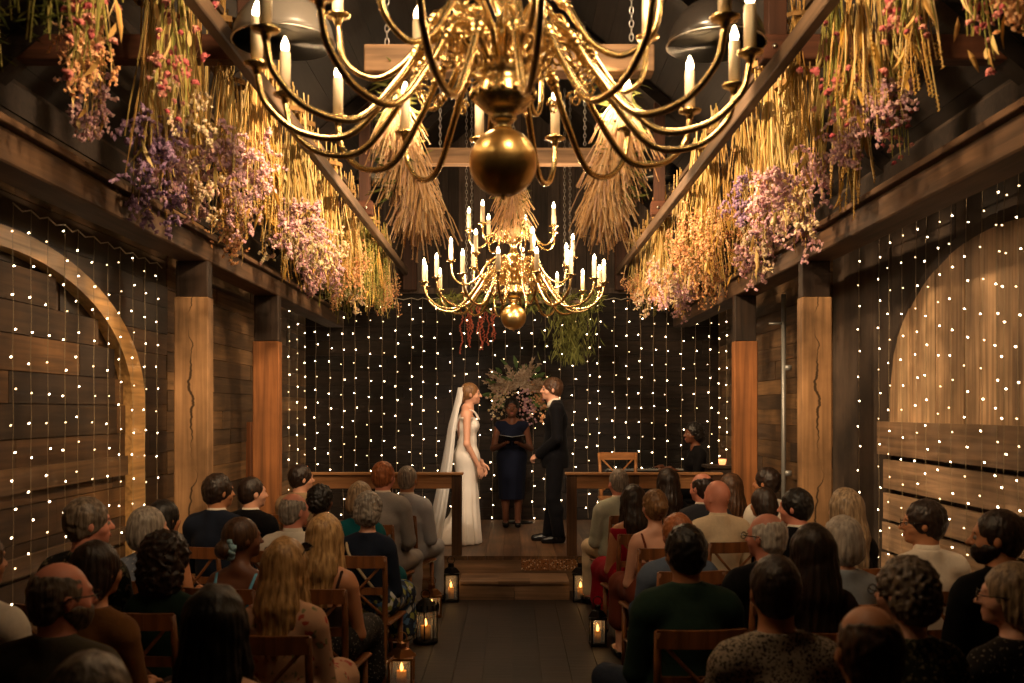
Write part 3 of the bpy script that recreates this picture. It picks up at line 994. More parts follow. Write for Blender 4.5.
# walls
mb = MB()
mb.box((-WX - .12, 6.0, 2.0), (.16, 15.4, 4.0), rnd=0)
planks_wall(mb, 'y', -WX - .04, -1.5, 7.9, 0, 3.6, .19)
struct(mb.build('wall_left', M['wall_dark']))
mb = MB(); planks_wall(mb, 'y', -WX - .04, 7.9, BY, 0, 3.6, .17); struct(mb.build('trim_1', M['wall_bay']))
mb = MB()
mb.box((WX + .12, 6.0, 2.0), (.16, 15.4, 4.0), rnd=.5)
for i in range(9):
    mb.box((WX + .03, -1 + i * 1.04 + .4, 1.8), (.03 + random.random() * .012, 1.03, 3.6))
struct(mb.build('wall_right', M['plaster']))
mb = MB(); planks_wall(mb, 'y', WX + .04, 8.6, BY, 0, 3.6, .17, side=-1); struct(mb.build('trim_2', M['wall_bay']))
mb = MB()
mb.box((0, BY + .12, 2.9), (6.0, .16, 6.2), rnd=0)
planks_wall(mb, 'x', BY + .04, -2.8, 2.8, SZ, 3.35, .185, side=-1)
struct(mb.build('wall_back', M['wall_back']))
mb = MB()
xx = -2.8
while xx < 2.8:
    w = random.uniform(.13, .22); mb.box((xx + w / 2, BY + .02, 4.65), (w - .006, .04 + random.random() * .01, 2.6)); xx += w
mb.box((0, BY - .01, 3.37), (5.6, .08, .07))
struct(mb.build('trim_3', M['wall_upper']))
mb = MB(); mb.box((0, -1.75, 2.6), (6.2, .12, 5.4)); struct(mb.build('wall_front', M['wall_dark']))
# reddish panel doors at the stage's left rear, flat against the side wall
mb = MB()
for i in range(6): mb.box((-WX + .01, 10.35 + i * .2, 1.0), (.05, .195, 1.35))
mb.build('wall_panel', M['door_red']); tag(bpy.data.objects['wall_panel'], 'reddish brown upright board panel on left wall beside the stage', 'panel')
# roof
mb = MB()
for sx in (-1, 1):
    n = 20
    a = V(sx * 3.0, 0, 3.45); b = V(0, 0, 6.0)
    for i in range(n):
        p = a.lerp(b, i / n); q = a.lerp(b, (i + .985) / n)
        mb.beam((p + q) / 2 + V(0, -1.7, 0), (p + q) / 2 + V(0, 13.4, 0), (q - p).length, .03, up=(q - p).cross(V(0, 1, 0)) * sx)
struct(mb.build('ceiling', M['roof']))
mb = MB()
for sx in (-1, 1): mb.box((sx * 2.86, 5.9, 3.5), (.30, 15.2, .16))
struct(mb.build('trim_4', M['rafter']))

def one(name, mb, mat, label, cat, group=None, smooth=False):
    o = mb.build(name, M[mat], None, smooth); tag(o, label, cat, group); return o

# rafters and purlins in the roof
k = 0
for Y in (3.2, 5.28, 7.36, 9.44, 11.5):
    for sx in (-1, 1):
        mb = MB(); mb.beam((sx * 2.85, Y, 3.48), (0, Y, 5.9), .10, .14, up=(0, 1, 0))
        one('rafter', mb, 'rafter', 'dark sloping roof rafter above the hanging flowers', 'rafter', 'dark roof rafters')
# longitudinal plate beams over the posts
for sx, X, side in ((-1, -2.32, 'left'), (1, 2.22, 'right')):
    t = empty('plate_beam', (X, 6, 2.945)); tag(t, f'long brown beam running over the {side} row of posts', 'beam')
    mb = MB(); mb.box((0, 0, .015), (.22, 14.2, .155), bev=.008, rnd=.3); mb.build('timber', M['beam'], t)
    mb = MB(); mb.box((-sx * .02, 0, .105), (.27, 14.2, .035), bev=.004, rnd=.9); mb.build('top_board', M['beam'], t)
# posts
for sx, side in ((-1, 'left'), (1, 'right')):
    for i, Y in enumerate((7.24, 9.44)):
        w = .25 if sx < 0 else .22
        X = sx * ((2.2 if sx < 0 else 2.1) + w / 2)
        t = empty('timber_post', (X, Y + .065, 0))
        lab = {(-1, 0): 'pale cracked timber post standing left of the aisle, nearest to camera', (-1, 1): 'orange-brown timber post at the left edge of the stage',
               (1, 0): 'pale timber post with a dark running crack on the right', (1, 1): 'orange-brown timber post at the right edge of the stage'}[(sx, i)]
        tag(t, lab, 'post')
        zt = 2.62 if i == 0 else 2.45
        mb = MB(); mb.box((0, 0, zt / 2), (w, .13, zt), bev=.008, rnd=.5 + .2 * i); mb.build('shaft', M['post'] if i == 0 else M['post_red'], t)
        mb = MB(); mb.box((0, .01, (zt + 2.885) / 2), (w - .02, .12, 2.885 - zt), bev=.006); mb.build('post_head', M['post_dark'], t)
# conduit
mb = MB(); mb.tube([(2.58, 9.5, 0), (2.58, 9.5, 2.9)], .022, 10)
mb.tube([(2.58, 9.5, 2.62), (2.44, 9.5, 2.62)], .012, 8); mb.box((2.62, 9.5, 2.2), (.06, .06, .05)); mb.box((2.62, 9.5, 1.2), (.06, .06, .05))
one('conduit_pipe', mb, 'pipe', 'thin grey conduit pipe running up beside the right stage post', 'pipe', smooth=True)

# trusses
for Y, pos in ((5.28, 'nearest the camera'), (9.44, 'above the stage edge')):
    for sx, side in ((-1, 'left'), (1, 'right')):
        t = empty('hammer_truss', (sx * 1.32, Y, 3.70)); tag(t, f'{side} hammer-beam truss of reddish timber {pos}', 'truss')
        mb = MB(); mb.box((sx * .67, 0, 0), (1.36, .12, .13), bev=.006); mb.build('hammer_beam', M['truss'], t)
        mb = MB(); mb.box((sx * .07, .0, .56), (.10, .10, 1.0), bev=.005); mb.build('upright', M['truss_up'], t)
        mb = MB(); mb.ell((sx * .05, -.066, 0), (.014, .012, .014)); mb.build('bolt_head', M['steel'], t, smooth=True)
for sx, side in ((-1, 'left'), (1, 'right')):
    mb = MB(); mb.box((sx * 1.37, 8.0, 3.58), (.06, 9.9, .085), bev=.006)
    one('purlin_rail', mb, 'brace', f'long grey-brown rail running under the trusses on the {side}', 'rail')
    for j, X in enumerate((1.55, 1.85, 2.12)):
        mb = MB(); mb.box((sx * X, 7.6, 3.92 if X < 2 else 3.86), (.035, 10.8, .035))
        one('drying_batten', mb, 'brace', f'thin batten holding the hanging dried flowers on the {side}', 'batten', f'battens over the {side} flowers')

# back corner posts high on the wall
for x0, side in ((-1.32, 'left'), (1.42, 'right')):
    mb = MB(); mb.box((x0, 12.95, 4.2), (.18, .12, 1.7), bev=.006)
    one('wall_stud', mb, 'truss_up', f'upright brown stud high on the back wall, {side} of the chandelier', 'stud')

# hanging boards on chains
def chain_mesh(L, link_l=.045, r=.0035, w=.011):
    mb = MB(); n = int(L / (link_l * .8))
    for i in range(n):
        z = -i * link_l * .8 - link_l / 2
        pts = []
        for k in range(9):
            a = 2 * PI * k / 8
            u = w * math.cos(a); v = (link_l / 2) * math.sin(a)
            pts.append((u, 0, z + v) if i % 2 == 0 else (0, u, z + v))
        mb.tube(pts, r, 4, cap=False, rnd=.5)
    return mb.mesh('chain', M['steel'], True)
def hang_board(Y, z, X0, X1, label, th):
    t = empty('hanging_board', ((X0 + X1) / 2, Y, z)); tag(t, label, 'board')
    mb = MB(); mb.box((0, 0, 0), (X1 - X0, .14, th), bev=.006, rnd=.4); mb.build('timber', M['bar'], t)
    top = 5.72 - .8 * 1
    for sx in (-1, 1):
        x = sx * ((X1 - X0) / 2 - .12)
        L = 5.95 - abs((X0 + X1) / 2 + x) * .84 - z - th / 2 - .08
        link('chain', chain_mesh(L), t, (x, -.04, L + th / 2))
hang_board(5.4, 3.68, -.79, .76, 'light wooden board on chains behind the nearer chandelier', .145)
hang_board(9.1, 4.10, -.77, .78, 'smaller light wooden board on chains farther back under the roof', .14)

# ------------------------------------------------------------------ arches
def arch_pts(yc, a, b, z0, n, zb=.0, both=True):
    """outline of an arch in (y,z), from far foot over the top to the near foot"""
    pts = [(yc + a, zb), (yc + a, z0)]
    for i in range(1, n):
        th = PI * i / n
        pts.append((yc + a * math.cos(th), z0 + b * math.sin(th)))
    pts += [(yc - a, z0), (yc - a, zb)]
    return pts
t = empty('timber_arch', (-WX, 5.20, 0)); tag(t, 'golden curved timber arch on the left wall behind fairy lights', 'arch')
o = arch_pts(0, 1.98, .91, 1.85, 40); i_ = arch_pts(0, 1.74, .80, 1.85, 40)
mb = MB(); vs = []; fs = []
for (a, b) in zip(o, i_):
    vs += [(.0, a[0], a[1]), (.085, a[0], a[1]), (.085, b[0], b[1]), (.0, b[0], b[1])]
n = len(o)
for k in range(n - 1):
    q = k * 4
    for (u, v) in ((0, 1), (1, 2), (2, 3), (3, 0)): fs.append((q + u, q + v, q + 4 + v, q + 4 + u))
fs += [(0, 1, 2, 3), (4 * n - 1, 4 * n - 2, 4 * n - 3, 4 * n - 4)]
mb._add(vs, fs, .5); mb.build('arch_band', M['arch_band'], t)
mb = MB()
z = .0
while z < 2.64:
    h = random.uniform(.16, .21)
    zz = z + h
    hw = 1.74 if zz < 1.85 else 1.74 * math.sqrt(max(0, 1 - ((zz - 1.85) / .80) ** 2))
    s = -hw
    while s < hw - .05:
        l = min(random.uniform(.8, 2.0), hw - s)
        mb.box((.02, s + l / 2, z + h / 2), (.03 + random.random() * .008, l - .005, h - .006)); s += l
    z = zz
mb.build('board_infill', M['arch_fill'], t)
mb = MB(); mb.box((.05, 0, 1.42), (.05, 3.38, .13)); mb.box((.05, 0, .95), (.04, 3.38, .10)); mb.build('cross_rail', M['wall_bay'], t)

t = empty('arched_door', (WX, 5.5, 0)); tag(t, 'pale weathered boarded arch door on the right wall behind fairy lights', 'door')
mb = MB(); y = -1.6
while y < 1.58:
    w = min(random.uniform(.15, .24), 1.6 - y)
    hh = min(1 - (min(abs(y), 1.59) / 1.6) ** 2, 1 - (min(abs(y + w), 1.59) / 1.6) ** 2)
    # board with a slanted top following the curve
    za = 1.92 + .90 * math.sqrt(max(0, 1 - (y / 1.6) ** 2)); zb_ = 1.92 + .90 * math.sqrt(max(0, 1 - (min(y + w, 1.6) / 1.6) ** 2))
    zc_ = 1.92 + .90 * math.sqrt(max(0, 1 - ((y + w / 2) / 1.6) ** 2))
    x1 = -.035 - random.random() * .008
    y0, y1 = y + .002, y + w - .002
    front = [(x1, y0, 1.5), (x1, y1, 1.5), (x1, y1, zb_), (x1, (y0 + y1) / 2, zc_), (x1, y0, za)]
    back = [(0.02, p[1], p[2]) for p in front]
    dark = -.15 < y < .03
    mb._add(front + back, [(0, 1, 2, 3, 4), (9, 8, 7, 6, 5)] + [(i, i + 5, (i + 1) % 5 + 5, (i + 1) % 5) for i in range(5)])
    y += w
mb.build('upright_boards', M['arch_board'], t)
mb = MB()
for (z0, z1, e) in ((1.48, 1.72, 1.75), (1.24, 1.45, 1.68), (1.02, 1.21, 1.68), (.80, 1.0, 1.70), (.55, .78, 1.72), (.3, .52, 1.7), (.04, .28, 1.7)):
    mb.box((-.05 if z0 > 1.4 else -.03, 0, (z0 + z1) / 2), (.05, 2 * e, z1 - z0 - .006))
mb.build('horizontal_boards', M['low_board'], t)
mb = MB()
o = arch_pts(0, 1.68, .98, 1.92, 36); i_ = arch_pts(0, 1.59, .89, 1.92, 36)
vs = []; fs = []
for (a, b) in zip(o, i_):
    vs += [(.0, a[0], a[1]), (-.03, a[0], a[1]), (-.03, b[0], b[1]), (.0, b[0], b[1])]
n = len(o)
for k in range(n - 1):
    q = k * 4
    for (u, v) in ((0, 1), (1, 2), (2, 3), (3, 0)): fs.append((q + u, q + v, q + 4 + v, q + 4 + u))
mb._add(vs, fs, .1); mb.build('arch_edge', M['post_dark'], t)

# ------------------------------------------------------------------ fairy lights
bm_far = MB(); bm_far.ell((0, 0, 0), (.0074, .0064, .0060), n=6, m=5)
BULB_FAR = bm_far.mesh('bulb', M['fairy'], True)
bm_n = MB(); bm_n.ell((0, 0, 0), (.0038, .0088, .0040), (R(15), 0, 0), n=6, m=5)
BULB_NEAR = bm_n.mesh('bulb', M['fairy_near'], True)
DIM = {BULB_FAR.name: bm_far.mesh('bulb', M['fairy_dim'], True), BULB_NEAR.name: bm_n.mesh('bulb', M['fairy_dim'], True)}
def strand(x, y, z0, z1, dirn, label, group, bulb, sp=.17, wr=.0013):
    t = empty('fairy_light_strand', (x, y, 0)); tag(t, label, 'fairy lights', group)
    pts = []; n = 14
    for i in range(n + 1):
        z = z1 + (z0 - z1) * i / n
        w = .006 * math.sin(i * 2.1 + x * 9)
        pts.append((dirn[0] * w, dirn[1] * w, z))
    mb = MB(); mb.tube(pts, wr, 4, rnd=.5); mb.build('wire', M['wire'], t)
    z = z1 - random.uniform(.03, .16); k = 0
    while z > z0:
        s = 1 if k % 2 else -1
        o = random.uniform(.006, .03) * s
        link('bulb', DIM[bulb.name] if random.random() < .28 else bulb, t, (dirn[0] * o + dirn[1] * .012 * 0, dirn[1] * o, z))
        z -= sp * random.uniform(.86, 1.16); k += 1
    return t
def cord(name, pts, label, r=.004):
    mb = MB(); mb.tube(pts, r, 6); return one(name, mb, 'white_cord', label, 'cord', smooth=True)
# left wall
lx = [13, 31, 48, 65, 78, 94, 108, 120, 133, 145, 157]
cp = []
for px in lx:
    Y = 2590 / (512 - px)
    strand(-2.59, Y, .25, 2.87, (0, 1), 'strand of warm fairy lights hanging down the left wall over the golden arch', 'fairy light strands on the left wall', BULB_NEAR, .165)
    cp += [(-2.59, Y, 2.875), (-2.59, Y + .1, 2.85)]
cord('light_curtain_cord', cp, 'sagging cord carrying the fairy lights on the left wall')
rx = [859, 879, 889, 902, 916, 926, 939, 951, 966, 982, 997, 1004, 1018]
cp = []
for px in rx:
    Y = 2600 / (px - 512)
    strand(2.60, Y, .25, 3.02, (0, 1), 'strand of fairy lights hanging down the right wall over the boarded arch door', 'fairy light strands on the right wall', BULB_NEAR, .165)
    cp.append((2.60, Y, 3.02))
cord('light_curtain_cord', cp, 'cord carrying the fairy lights above the boarded arch door')
# back wall
cp = []
n = 30; YB = BY - .08
for i in range(n):
    x = -2.58 + i * 5.16 / (n - 1) + random.uniform(-.02, .02)
    strand(x, YB - random.uniform(0, .02), SZ + .03, 3.26 + .02 * math.sin(i), (1, 0), 'strand of warm fairy lights hanging down the dark back wall', 'fairy light strands on the back wall', BULB_FAR, .19, .0022)
    cp.append((x, YB - .01, 3.27)); cp.append((x + .09, YB - .01, 3.245))
cord('light_curtain_cord', cp, 'scalloped cord carrying the fairy lights along the back wall')
for sx, side in ((-1, 'left'), (1, 'right')):
    for j in range(4):
        strand(sx * (WX - .10), 11.3 + j * .45, SZ + .05, 3.2, (0, 1), f'strand of fairy lights on the {side} side wall next to the stage', f'fairy light strands on {side} stage side wall', BULB_FAR, .19, .0022)

# ------------------------------------------------------------------ chandeliers
def bez(ps, n=8):
    """Catmull-Rom through points"""
    ps = [Vector(p) for p in ps]; out = []
    q = [ps[0] * 2 - ps[1]] + ps + [ps[-1] * 2 - ps[-2]]
    for i in range(1, len(q) - 2):
        for k in range(n):
            t = k / n
            a, b, c, d = q[i - 1], q[i], q[i + 1], q[i + 2]
            out.append(.5 * ((2 * b) + (c - a) * t + (2 * a - 5 * b + 4 * c - d) * t * t + (3 * b - a - 3 * c + d) * t ** 3))
    out.append(ps[-1]); return out

def arm_meshes(pts, scale=1.0, r=.0125):
    path = bez(pts)
    mb = MB(); mb.tube(path, [r * (1.15 - .25 * i / len(path)) for i in range(len(path))], 10, rnd=.5)
    k0 = int(len(path) * .33)
    for off in (-1, 0, 1):     # knuckle ornament on the arm
        p = path[k0 + off]; mb.ell(p, r * (2.1 if off == 0 else 1.6), n=10, m=6, rnd=.5)
    # scroll curls under the arm root
    def scroll(c, rad, turns, flip, rr):
        ps = []
        for i in range(22):
            t = i / 21; a = t * turns * 2 * PI
            q = rad * (1 - .75 * t)
            ps.append((c[0] + flip * q * math.cos(a), 0, c[2] + q * math.sin(a)))
        mb.tube(ps, [rr * (1 - .3 * i / 21) for i in range(22)], 7, rnd=.5)
        mb.ell(ps[-1], rr * 1.8, n=8, m=6, rnd=.5)
    p = path[int(len(path) * .16)]
    scroll((p.x + .02, 0, p.z - .055), .045, 1.4, 1, .0065)
    scroll((p.x - .05, 0, p.z - .11), .036, 1.3, -1, .0055)
    p = path[int(len(path) * .38)]
    scroll((p.x - .045, 0, p.z - .035), .034, 1.3, -1, .0055)
    return mb.mesh('arm', M['brass'], True)

def cup_meshes():
    pan = MB(); pan.lathe([(0, -.03), (.012, -.03), (.016, -.012), (.020, -.004), (.043, .0), (.046, .008), (.044, .009), (.022, .004), (.019, .02), (.020, .026), (.0, .026)], 20, rnd=.5)
    can = MB(); can.lathe([(0, .0), (.0205, .0), (.0205, .145), (.017, .150), (.0, .151)], 14, rnd=.5)
    fl = MB(); fl.lathe([(0, .0), (.008, .002), (.015, .014), (.015, .026), (.009, .044), (.003, .058), (0, .062)], 12, rnd=.5)
    return pan.mesh('drip_pan', M['brass'], True), can.mesh('candle', M['candle'], True), fl.mesh('flame_bulb', M['flame'], True)
PAN, CAN, FLM = cup_meshes()
LOW = [(.06, 0, 3.02), (.17, 0, 3.13), (.28, 0, 3.10), (.40, 0, 2.93), (.55, 0, 2.77), (.72, 0, 2.775), (.835, 0, 2.87), (.865, 0, 2.975)]
MID = [(.05, 0, 3.14), (.14, 0, 3.26), (.24, 0, 3.22), (.34, 0, 3.07), (.46, 0, 3.00), (.57, 0, 3.06), (.60, 0, 3.20)]
UPP = [(.05, 0, 3.44), (.12, 0, 3.54), (.20, 0, 3.50), (.28, 0, 3.39), (.36, 0, 3.36), (.42, 0, 3.42), (.43, 0, 3.50)]
ARM_L, ARM_M, ARM_U = arm_meshes(LOW), arm_meshes(MID, r=.0115), arm_meshes(UPP, r=.010)
body = MB()
prof = [(0, 2.555), (.008, 2.56), (.012, 2.575), (.006, 2.59)]
for i in range(15):
    a = -PI / 2 + .12 + (PI - .3) * i / 14
    prof.append((.122 * math.cos(a), 2.69 + .122 * math.sin(a)))
prof2 = [(.028, 2.808), (.034, 2.816), (.024, 2.825), (.040, 2.838), (.05, 2.85), (.042, 2.86), (.075, 2.88), (.105, 2.91), (.112, 2.935), (.098, 2.95), (.102, 2.96), (.085, 2.975),
         (.09, 3.0), (.10, 3.02), (.09, 3.05), (.055, 3.07), (.04, 3.09), (.055, 3.11), (.075, 3.14), (.06, 3.17), (.03, 3.19), (.024, 3.22), (.045, 3.26), (.055, 3.29), (.04, 3.33), (.028, 3.36),
         (.05, 3.40), (.07, 3.43), (.07, 3.46), (.045, 3.49), (.022, 3.52), (.034, 3.56), (.046, 3.60), (.038, 3.65), (.020, 3.69), (.026, 3.72), (.03, 3.76), (.018, 3.80), (.012, 3.86), (.018, 3.88), (0, 3.90)]
def chandelier(X, Y, dz, label, ph):
    t = empty('brass_chandelier', (X, Y, dz)); tag(t, label, 'chandelier')
    b1 = MB(); b1.lathe(prof + [(0.02, 2.812)], 40, rnd=.5); link('ball', b1.mesh('ball', M['brass_ball'], True), t)
    b2 = MB(); b2.lathe(prof2, 28, rnd=.5)
    for (z, r_, n) in ((2.935, .112, 16), (3.145, .072, 10), (3.45, .07, 10)):
        for k in range(n): a = 2 * PI * k / n; b2.ell((r_ * math.cos(a), r_ * math.sin(a), z), (.012, .012, .02), n=6, m=5, rnd=.5)
    link('stem', b2.mesh('stem', M['brass'], True), t)
    hook = MB()
    hook.tube([(.022 * math.cos(a), 0, 3.915 + .022 * math.sin(a)) for a in [2 * PI * k / 12 for k in range(13)]], .005, 6)
    hook.build('top_ring', M['brass'], t, smooth=True)
    L = 5.86 - 3.92 - dz
    link('chain', chain_mesh(L, .06, .0045, .014), t, (0, 0, 3.93 + L))
    for (me, n, r_, z, p0, cs) in ((ARM_L, 16, .865, 3.0, ph, 1), (ARM_M, 7, .60, 3.225, ph + .22, 1), (ARM_U, 7, .43, 3.525, ph + .1, 1)):
        for k in range(n):
            a = p0 + 2 * PI * k / n
            o = link('arm', me, t, (0, 0, 0), (0, 0, a))
            link('drip_pan', PAN, o, (r_, 0, z)); link('candle', CAN, o, (r_, 0, z + .02)); link('flame_bulb', FLM, o, (r_, 0, z + .168))
    return t
chandelier(-.032, 3.60, 0.0, 'large polished brass chandelier nearest the camera, cut by the top of the picture', R(165))
chandelier(.015, 9.60, 0.0, 'polished brass candle chandelier hanging farther back above the couple', R(171))

# enamel dome lamps
def dome(X, Y, z, r, m_out, label):
    t = empty('dome_pendant_lamp', (X, Y, z)); tag(t, label, 'pendant lamp')
    mb = MB()
    pr = [(r, 0)] + [(r * math.cos(a), r * .95 * math.sin(a)) for a in [PI / 2 * k / 10 for k in range(1, 9)]] + [(.05, r * .96), (.05, r * .96 + .09), (0, r * .96 + .10)]
    inn = [(r * .97, .004)] + [(r * .96 * math.cos(a), r * .91 * math.sin(a)) for a in [PI / 2 * k / 10 for k in range(1, 9)]] + [(0, r * .915)]
    mb.lathe(pr, 32, rnd=.5); mb.build('shade', M[m_out], t, smooth=True)
    mi = MB(); mi.lathe(inn, 32, rnd=.5); mi.build('shade_lining', M['shade_in'], t, smooth=True)
    mr = MB(); mr.lathe([(r, -.004), (r + .008, 0), (r, .006), (r * .96, .004), (r, -.004)], 32); mr.build('rim', M['steel'], t, smooth=True)
    ml = MB(); ml.ell((0, 0, .075), (.035, .035, .05), n=12, m=9); ml.build('bulb', M['shade_in'], t, smooth=True)
    L = 5.9 - abs(X) * .86 - z - r * .96 - .1
    mc = MB(); mc.tube([(0, 0, r * .96 + .09), (0, 0, r * .96 + .09 + L)], .008, 6); mc.build('rod', M['black_metal'], t, smooth=True)
dome(-1.05, 4.6, 3.49, .23, 'shade_grey', 'large grey enamel dome lamp unlit at upper left')
dome(.93, 4.55, 3.46, .22, 'shade_black', 'large black enamel dome lamp unlit at upper right')
dome(-1.38, 10.0, 4.08, .20, 'shade_grey', 'small pale dome lamp far back on the left beside a truss')
dome(1.50, 10.0, 4.10, .20, 'shade_black', 'small dark dome lamp far back on the right beside a truss')

# ------------------------------------------------------------------ dried flowers
def wpath(p, L, sway, n=5, lean=(0, 0)):
    ax, ay = random.uniform(-1, 1) * sway, random.uniform(-1, 1) * sway
    out = []
    for i in range(n + 1):
        t = i / n
        out.append(V(p[0] + (ax + lean[0]) * t + .02 * math.sin(t * 5 + ax * 40) * t, p[1] + (ay + lean[1]) * t + .015 * math.sin(t * 4 + ay * 50) * t, p[2] - L * t))
    return out
def bunch_proto(kind, seed):
    """dried bunch hanging head down, tied at z = 0; returns list of (name, mesh)"""
    random.seed(seed)
    st = MB(); bl = MB(); lf = MB(); tw = MB()
    L0 = .92
    ns = {'statice': 24, 'lavender': 22, 'peach': 23, 'wheat': 27, 'fern': 24, 'straw': 22, 'cream': 24}[kind]
    for i in range(ns):
        a = random.uniform(0, 2 * PI); r0 = random.uniform(0, .085)
        L = L0 * random.uniform(.80, 1.04)
        p = (r0 * math.cos(a), r0 * math.sin(a), random.uniform(-.08, .22))
        pts = wpath(p, L, .10)
        st.tube(pts, [.0048, .0046, .0042, .004, .0036, .003], 4, cap=False)
        e = pts[-1]; d = (pts[-1] - pts[-3]).normalized()
        if kind in ('statice', 'lavender', 'cream'):
            if i % 2 == 0 or kind != 'cream':
                for b in range(3):
                    dd = V(random.uniform(-1, 1), random.uniform(-1, 1), -random.uniform(.1, .9)).normalized()
                    q = e + V(0, 0, random.uniform(-.02, .08)); ll = random.uniform(.04, .10)
                    for k in range(6):
                        c = q + dd * ll * k / 5 + V(*(random.uniform(-.011, .011) for _ in range(3)))
                        bl.octa(c, (random.uniform(.013, .022), random.uniform(.010, .016), random.uniform(.008, .012)))
        elif kind == 'peach':
            for k in range(16):
                c = e + V(random.gauss(0, .022), random.gauss(0, .022), random.uniform(-.05, .16))
                bl.octa(c, (random.uniform(.013, .022), random.uniform(.011, .017), random.uniform(.007, .012)))
        elif kind == 'wheat':
            for k in range(9):
                c = e - d * (.013 * k); s_ = 1 if k % 2 else -1
                bl.octa(c + V(.004 * s_, .003 * s_, 0), (.005, .005, .011))
            if i % 7 == 0: lf.leaf(pts[3], (random.uniform(-.4, .4), random.uniform(-.4, .4), -1), random.uniform(.15, .28), .016)
        elif kind == 'fern':
            for k in range(34):
                t = random.random(); j = min(4, int(t * 5)); c = pts[j].lerp(pts[j + 1], t * 5 - j)
                if t < .25: continue
                dd = V(random.uniform(-1, 1), random.uniform(-1, 1), random.uniform(-.9, .2))
                lf.leaf(c, dd, random.uniform(.03, .075), .004)
        elif kind == 'straw':
            for k in range(2):
                c = e + V(random.gauss(0, .03), random.gauss(0, .03), random.uniform(-.02, .3))
                s_ = random.uniform(.014, .024)
                q = Euler((random.uniform(-1, 1), random.uniform(-1, 1), 0)).to_matrix()
                cr = random.random()
                bl.ell(c, (s_, s_, s_ * .7), q, n=7, m=5, rnd=cr)
                for w in range(7):
                    aa = 2 * PI * w / 7
                    bl.leaf(c, q @ V(math.cos(aa), math.sin(aa), -.5), s_ * 1.5, s_ * .4, rnd=cr * .8)
    # loose dry leaves
    if kind != 'fern':
        for k in range(9):
            j = random.randint(1, 4)
            lf.leaf((random.uniform(-.08, .08), random.uniform(-.08, .08), -L0 * random.uniform(.35, .95)), (random.uniform(-.4, .4), random.uniform(-.4, .4), -1), random.uniform(.08, .2), .012)
    for k in range(4):
        tw.tube([(.088 * math.cos(a), .088 * math.sin(a), -.01 - .008 * k) for a in [2 * PI * q / 10 for q in range(11)]], .005, 5)
    tw.tube([(0, 0, -.02), (0, 0, .12)], .003, 5)
    out = [('stems', st.mesh('stems', M['straw_green' if kind in ('fern', 'straw') else 'straw']))]
    bm = {'statice': 'pink', 'lavender': 'lilac', 'peach': 'peach', 'wheat': 'ochre', 'straw': 'rose', 'cream': 'cream', 'fern': None}[kind]
    if bl.v: out.append(('blossom_spray' if kind != 'wheat' else 'seed_head_spray', bl.mesh('blossoms', M[bm])))
    if lf.v: out.append(('leaf_spray', lf.mesh('leaf_spray', M['fern' if kind == 'fern' else 'ochre' if kind in ('wheat',) else 'straw'])))
    out.append(('twine_tie', tw.mesh('twine_tie', M['twine'])))
    return out
KINDLAB = {'statice': 'lilac pink statice', 'lavender': 'violet blossom', 'peach': 'peach orange blossom', 'wheat': 'straw-coloured grass with seed heads',
           'fern': 'olive green fern', 'straw': 'round rose strawflowers', 'cream': 'cream blossom'}
PROTO = {}
for i, kd in enumerate(KINDLAB):
    PROTO[kd] = [bunch_proto(kd, 11 + i), bunch_proto(kd, 91 + i)]
random.seed(21)
def bunch(kd, X, Y, ztop, s, side, rnd):
    t = empty('dried_flower_bunch', (X, Y, ztop), rnd.uniform(0, 6.28)); t.scale = (s * 1.05, s * 1.05, s)
    zone = 'near the camera' if Y < 5.3 else 'around the nearest truss' if Y < 7.4 else 'halfway to the stage' if Y < 9.6 else 'above the stage'
    tag(t, f'dried bunch of {KINDLAB[kd]} hanging on the {side}, {zone}', 'dried flowers', f'{KINDLAB[kd]} bunches on the {side}, {zone}')
    for nm, me in PROTO[kd][rnd.randint(0, 1)]:
        o = link(nm, me, t)
        if nm != 'twine_tie': o['kind'] = 'stuff'
rnd = random.Random(5)
seqL = ['statice', 'wheat', 'cream', 'fern', 'peach', 'statice', 'wheat', 'straw', 'cream']
for side, sx in (('left', -1), ('right', 1)):
    Y = 3.35; i = 0
    while Y < 12.8:
        for X in (1.54, 1.80, 2.04):
            rr = rnd.random()
            if Y < 4.6: w = ['peach', 'fern', 'straw', 'wheat', 'straw'] if sx > 0 else ['peach', 'straw', 'wheat', 'fern', 'lavender']
            elif Y < 6.4: w = ['statice', 'lavender', 'wheat', 'wheat', 'cream', 'statice'] if sx < 0 else ['statice', 'cream', 'straw', 'statice', 'wheat']
            elif Y < 9.5: w = ['statice', 'cream', 'wheat', 'statice', 'statice', 'peach', 'lavender' if sx > 0 else 'cream']
            else: w = ['peach', 'peach', 'wheat', 'statice', 'cream', 'fern']
            if (X > 2 and rnd.random() < .45) or rnd.random() < .12: continue
            kd = w[int(rr * len(w))]
            ztop = (3.88 if X < 2 else 3.84) + rnd.uniform(-.05, .02) - (.05 if Y > 10 else 0)
            bunch(kd, sx * (X + rnd.uniform(-.05, .05)) - (0 if sx < 0 else .02), Y + rnd.uniform(-.1, .1), ztop, rnd.uniform(.74, .93) if Y < 5.5 else rnd.uniform(.80, 1.0), side, rnd)
        Y += .50 if Y > 5 else .5
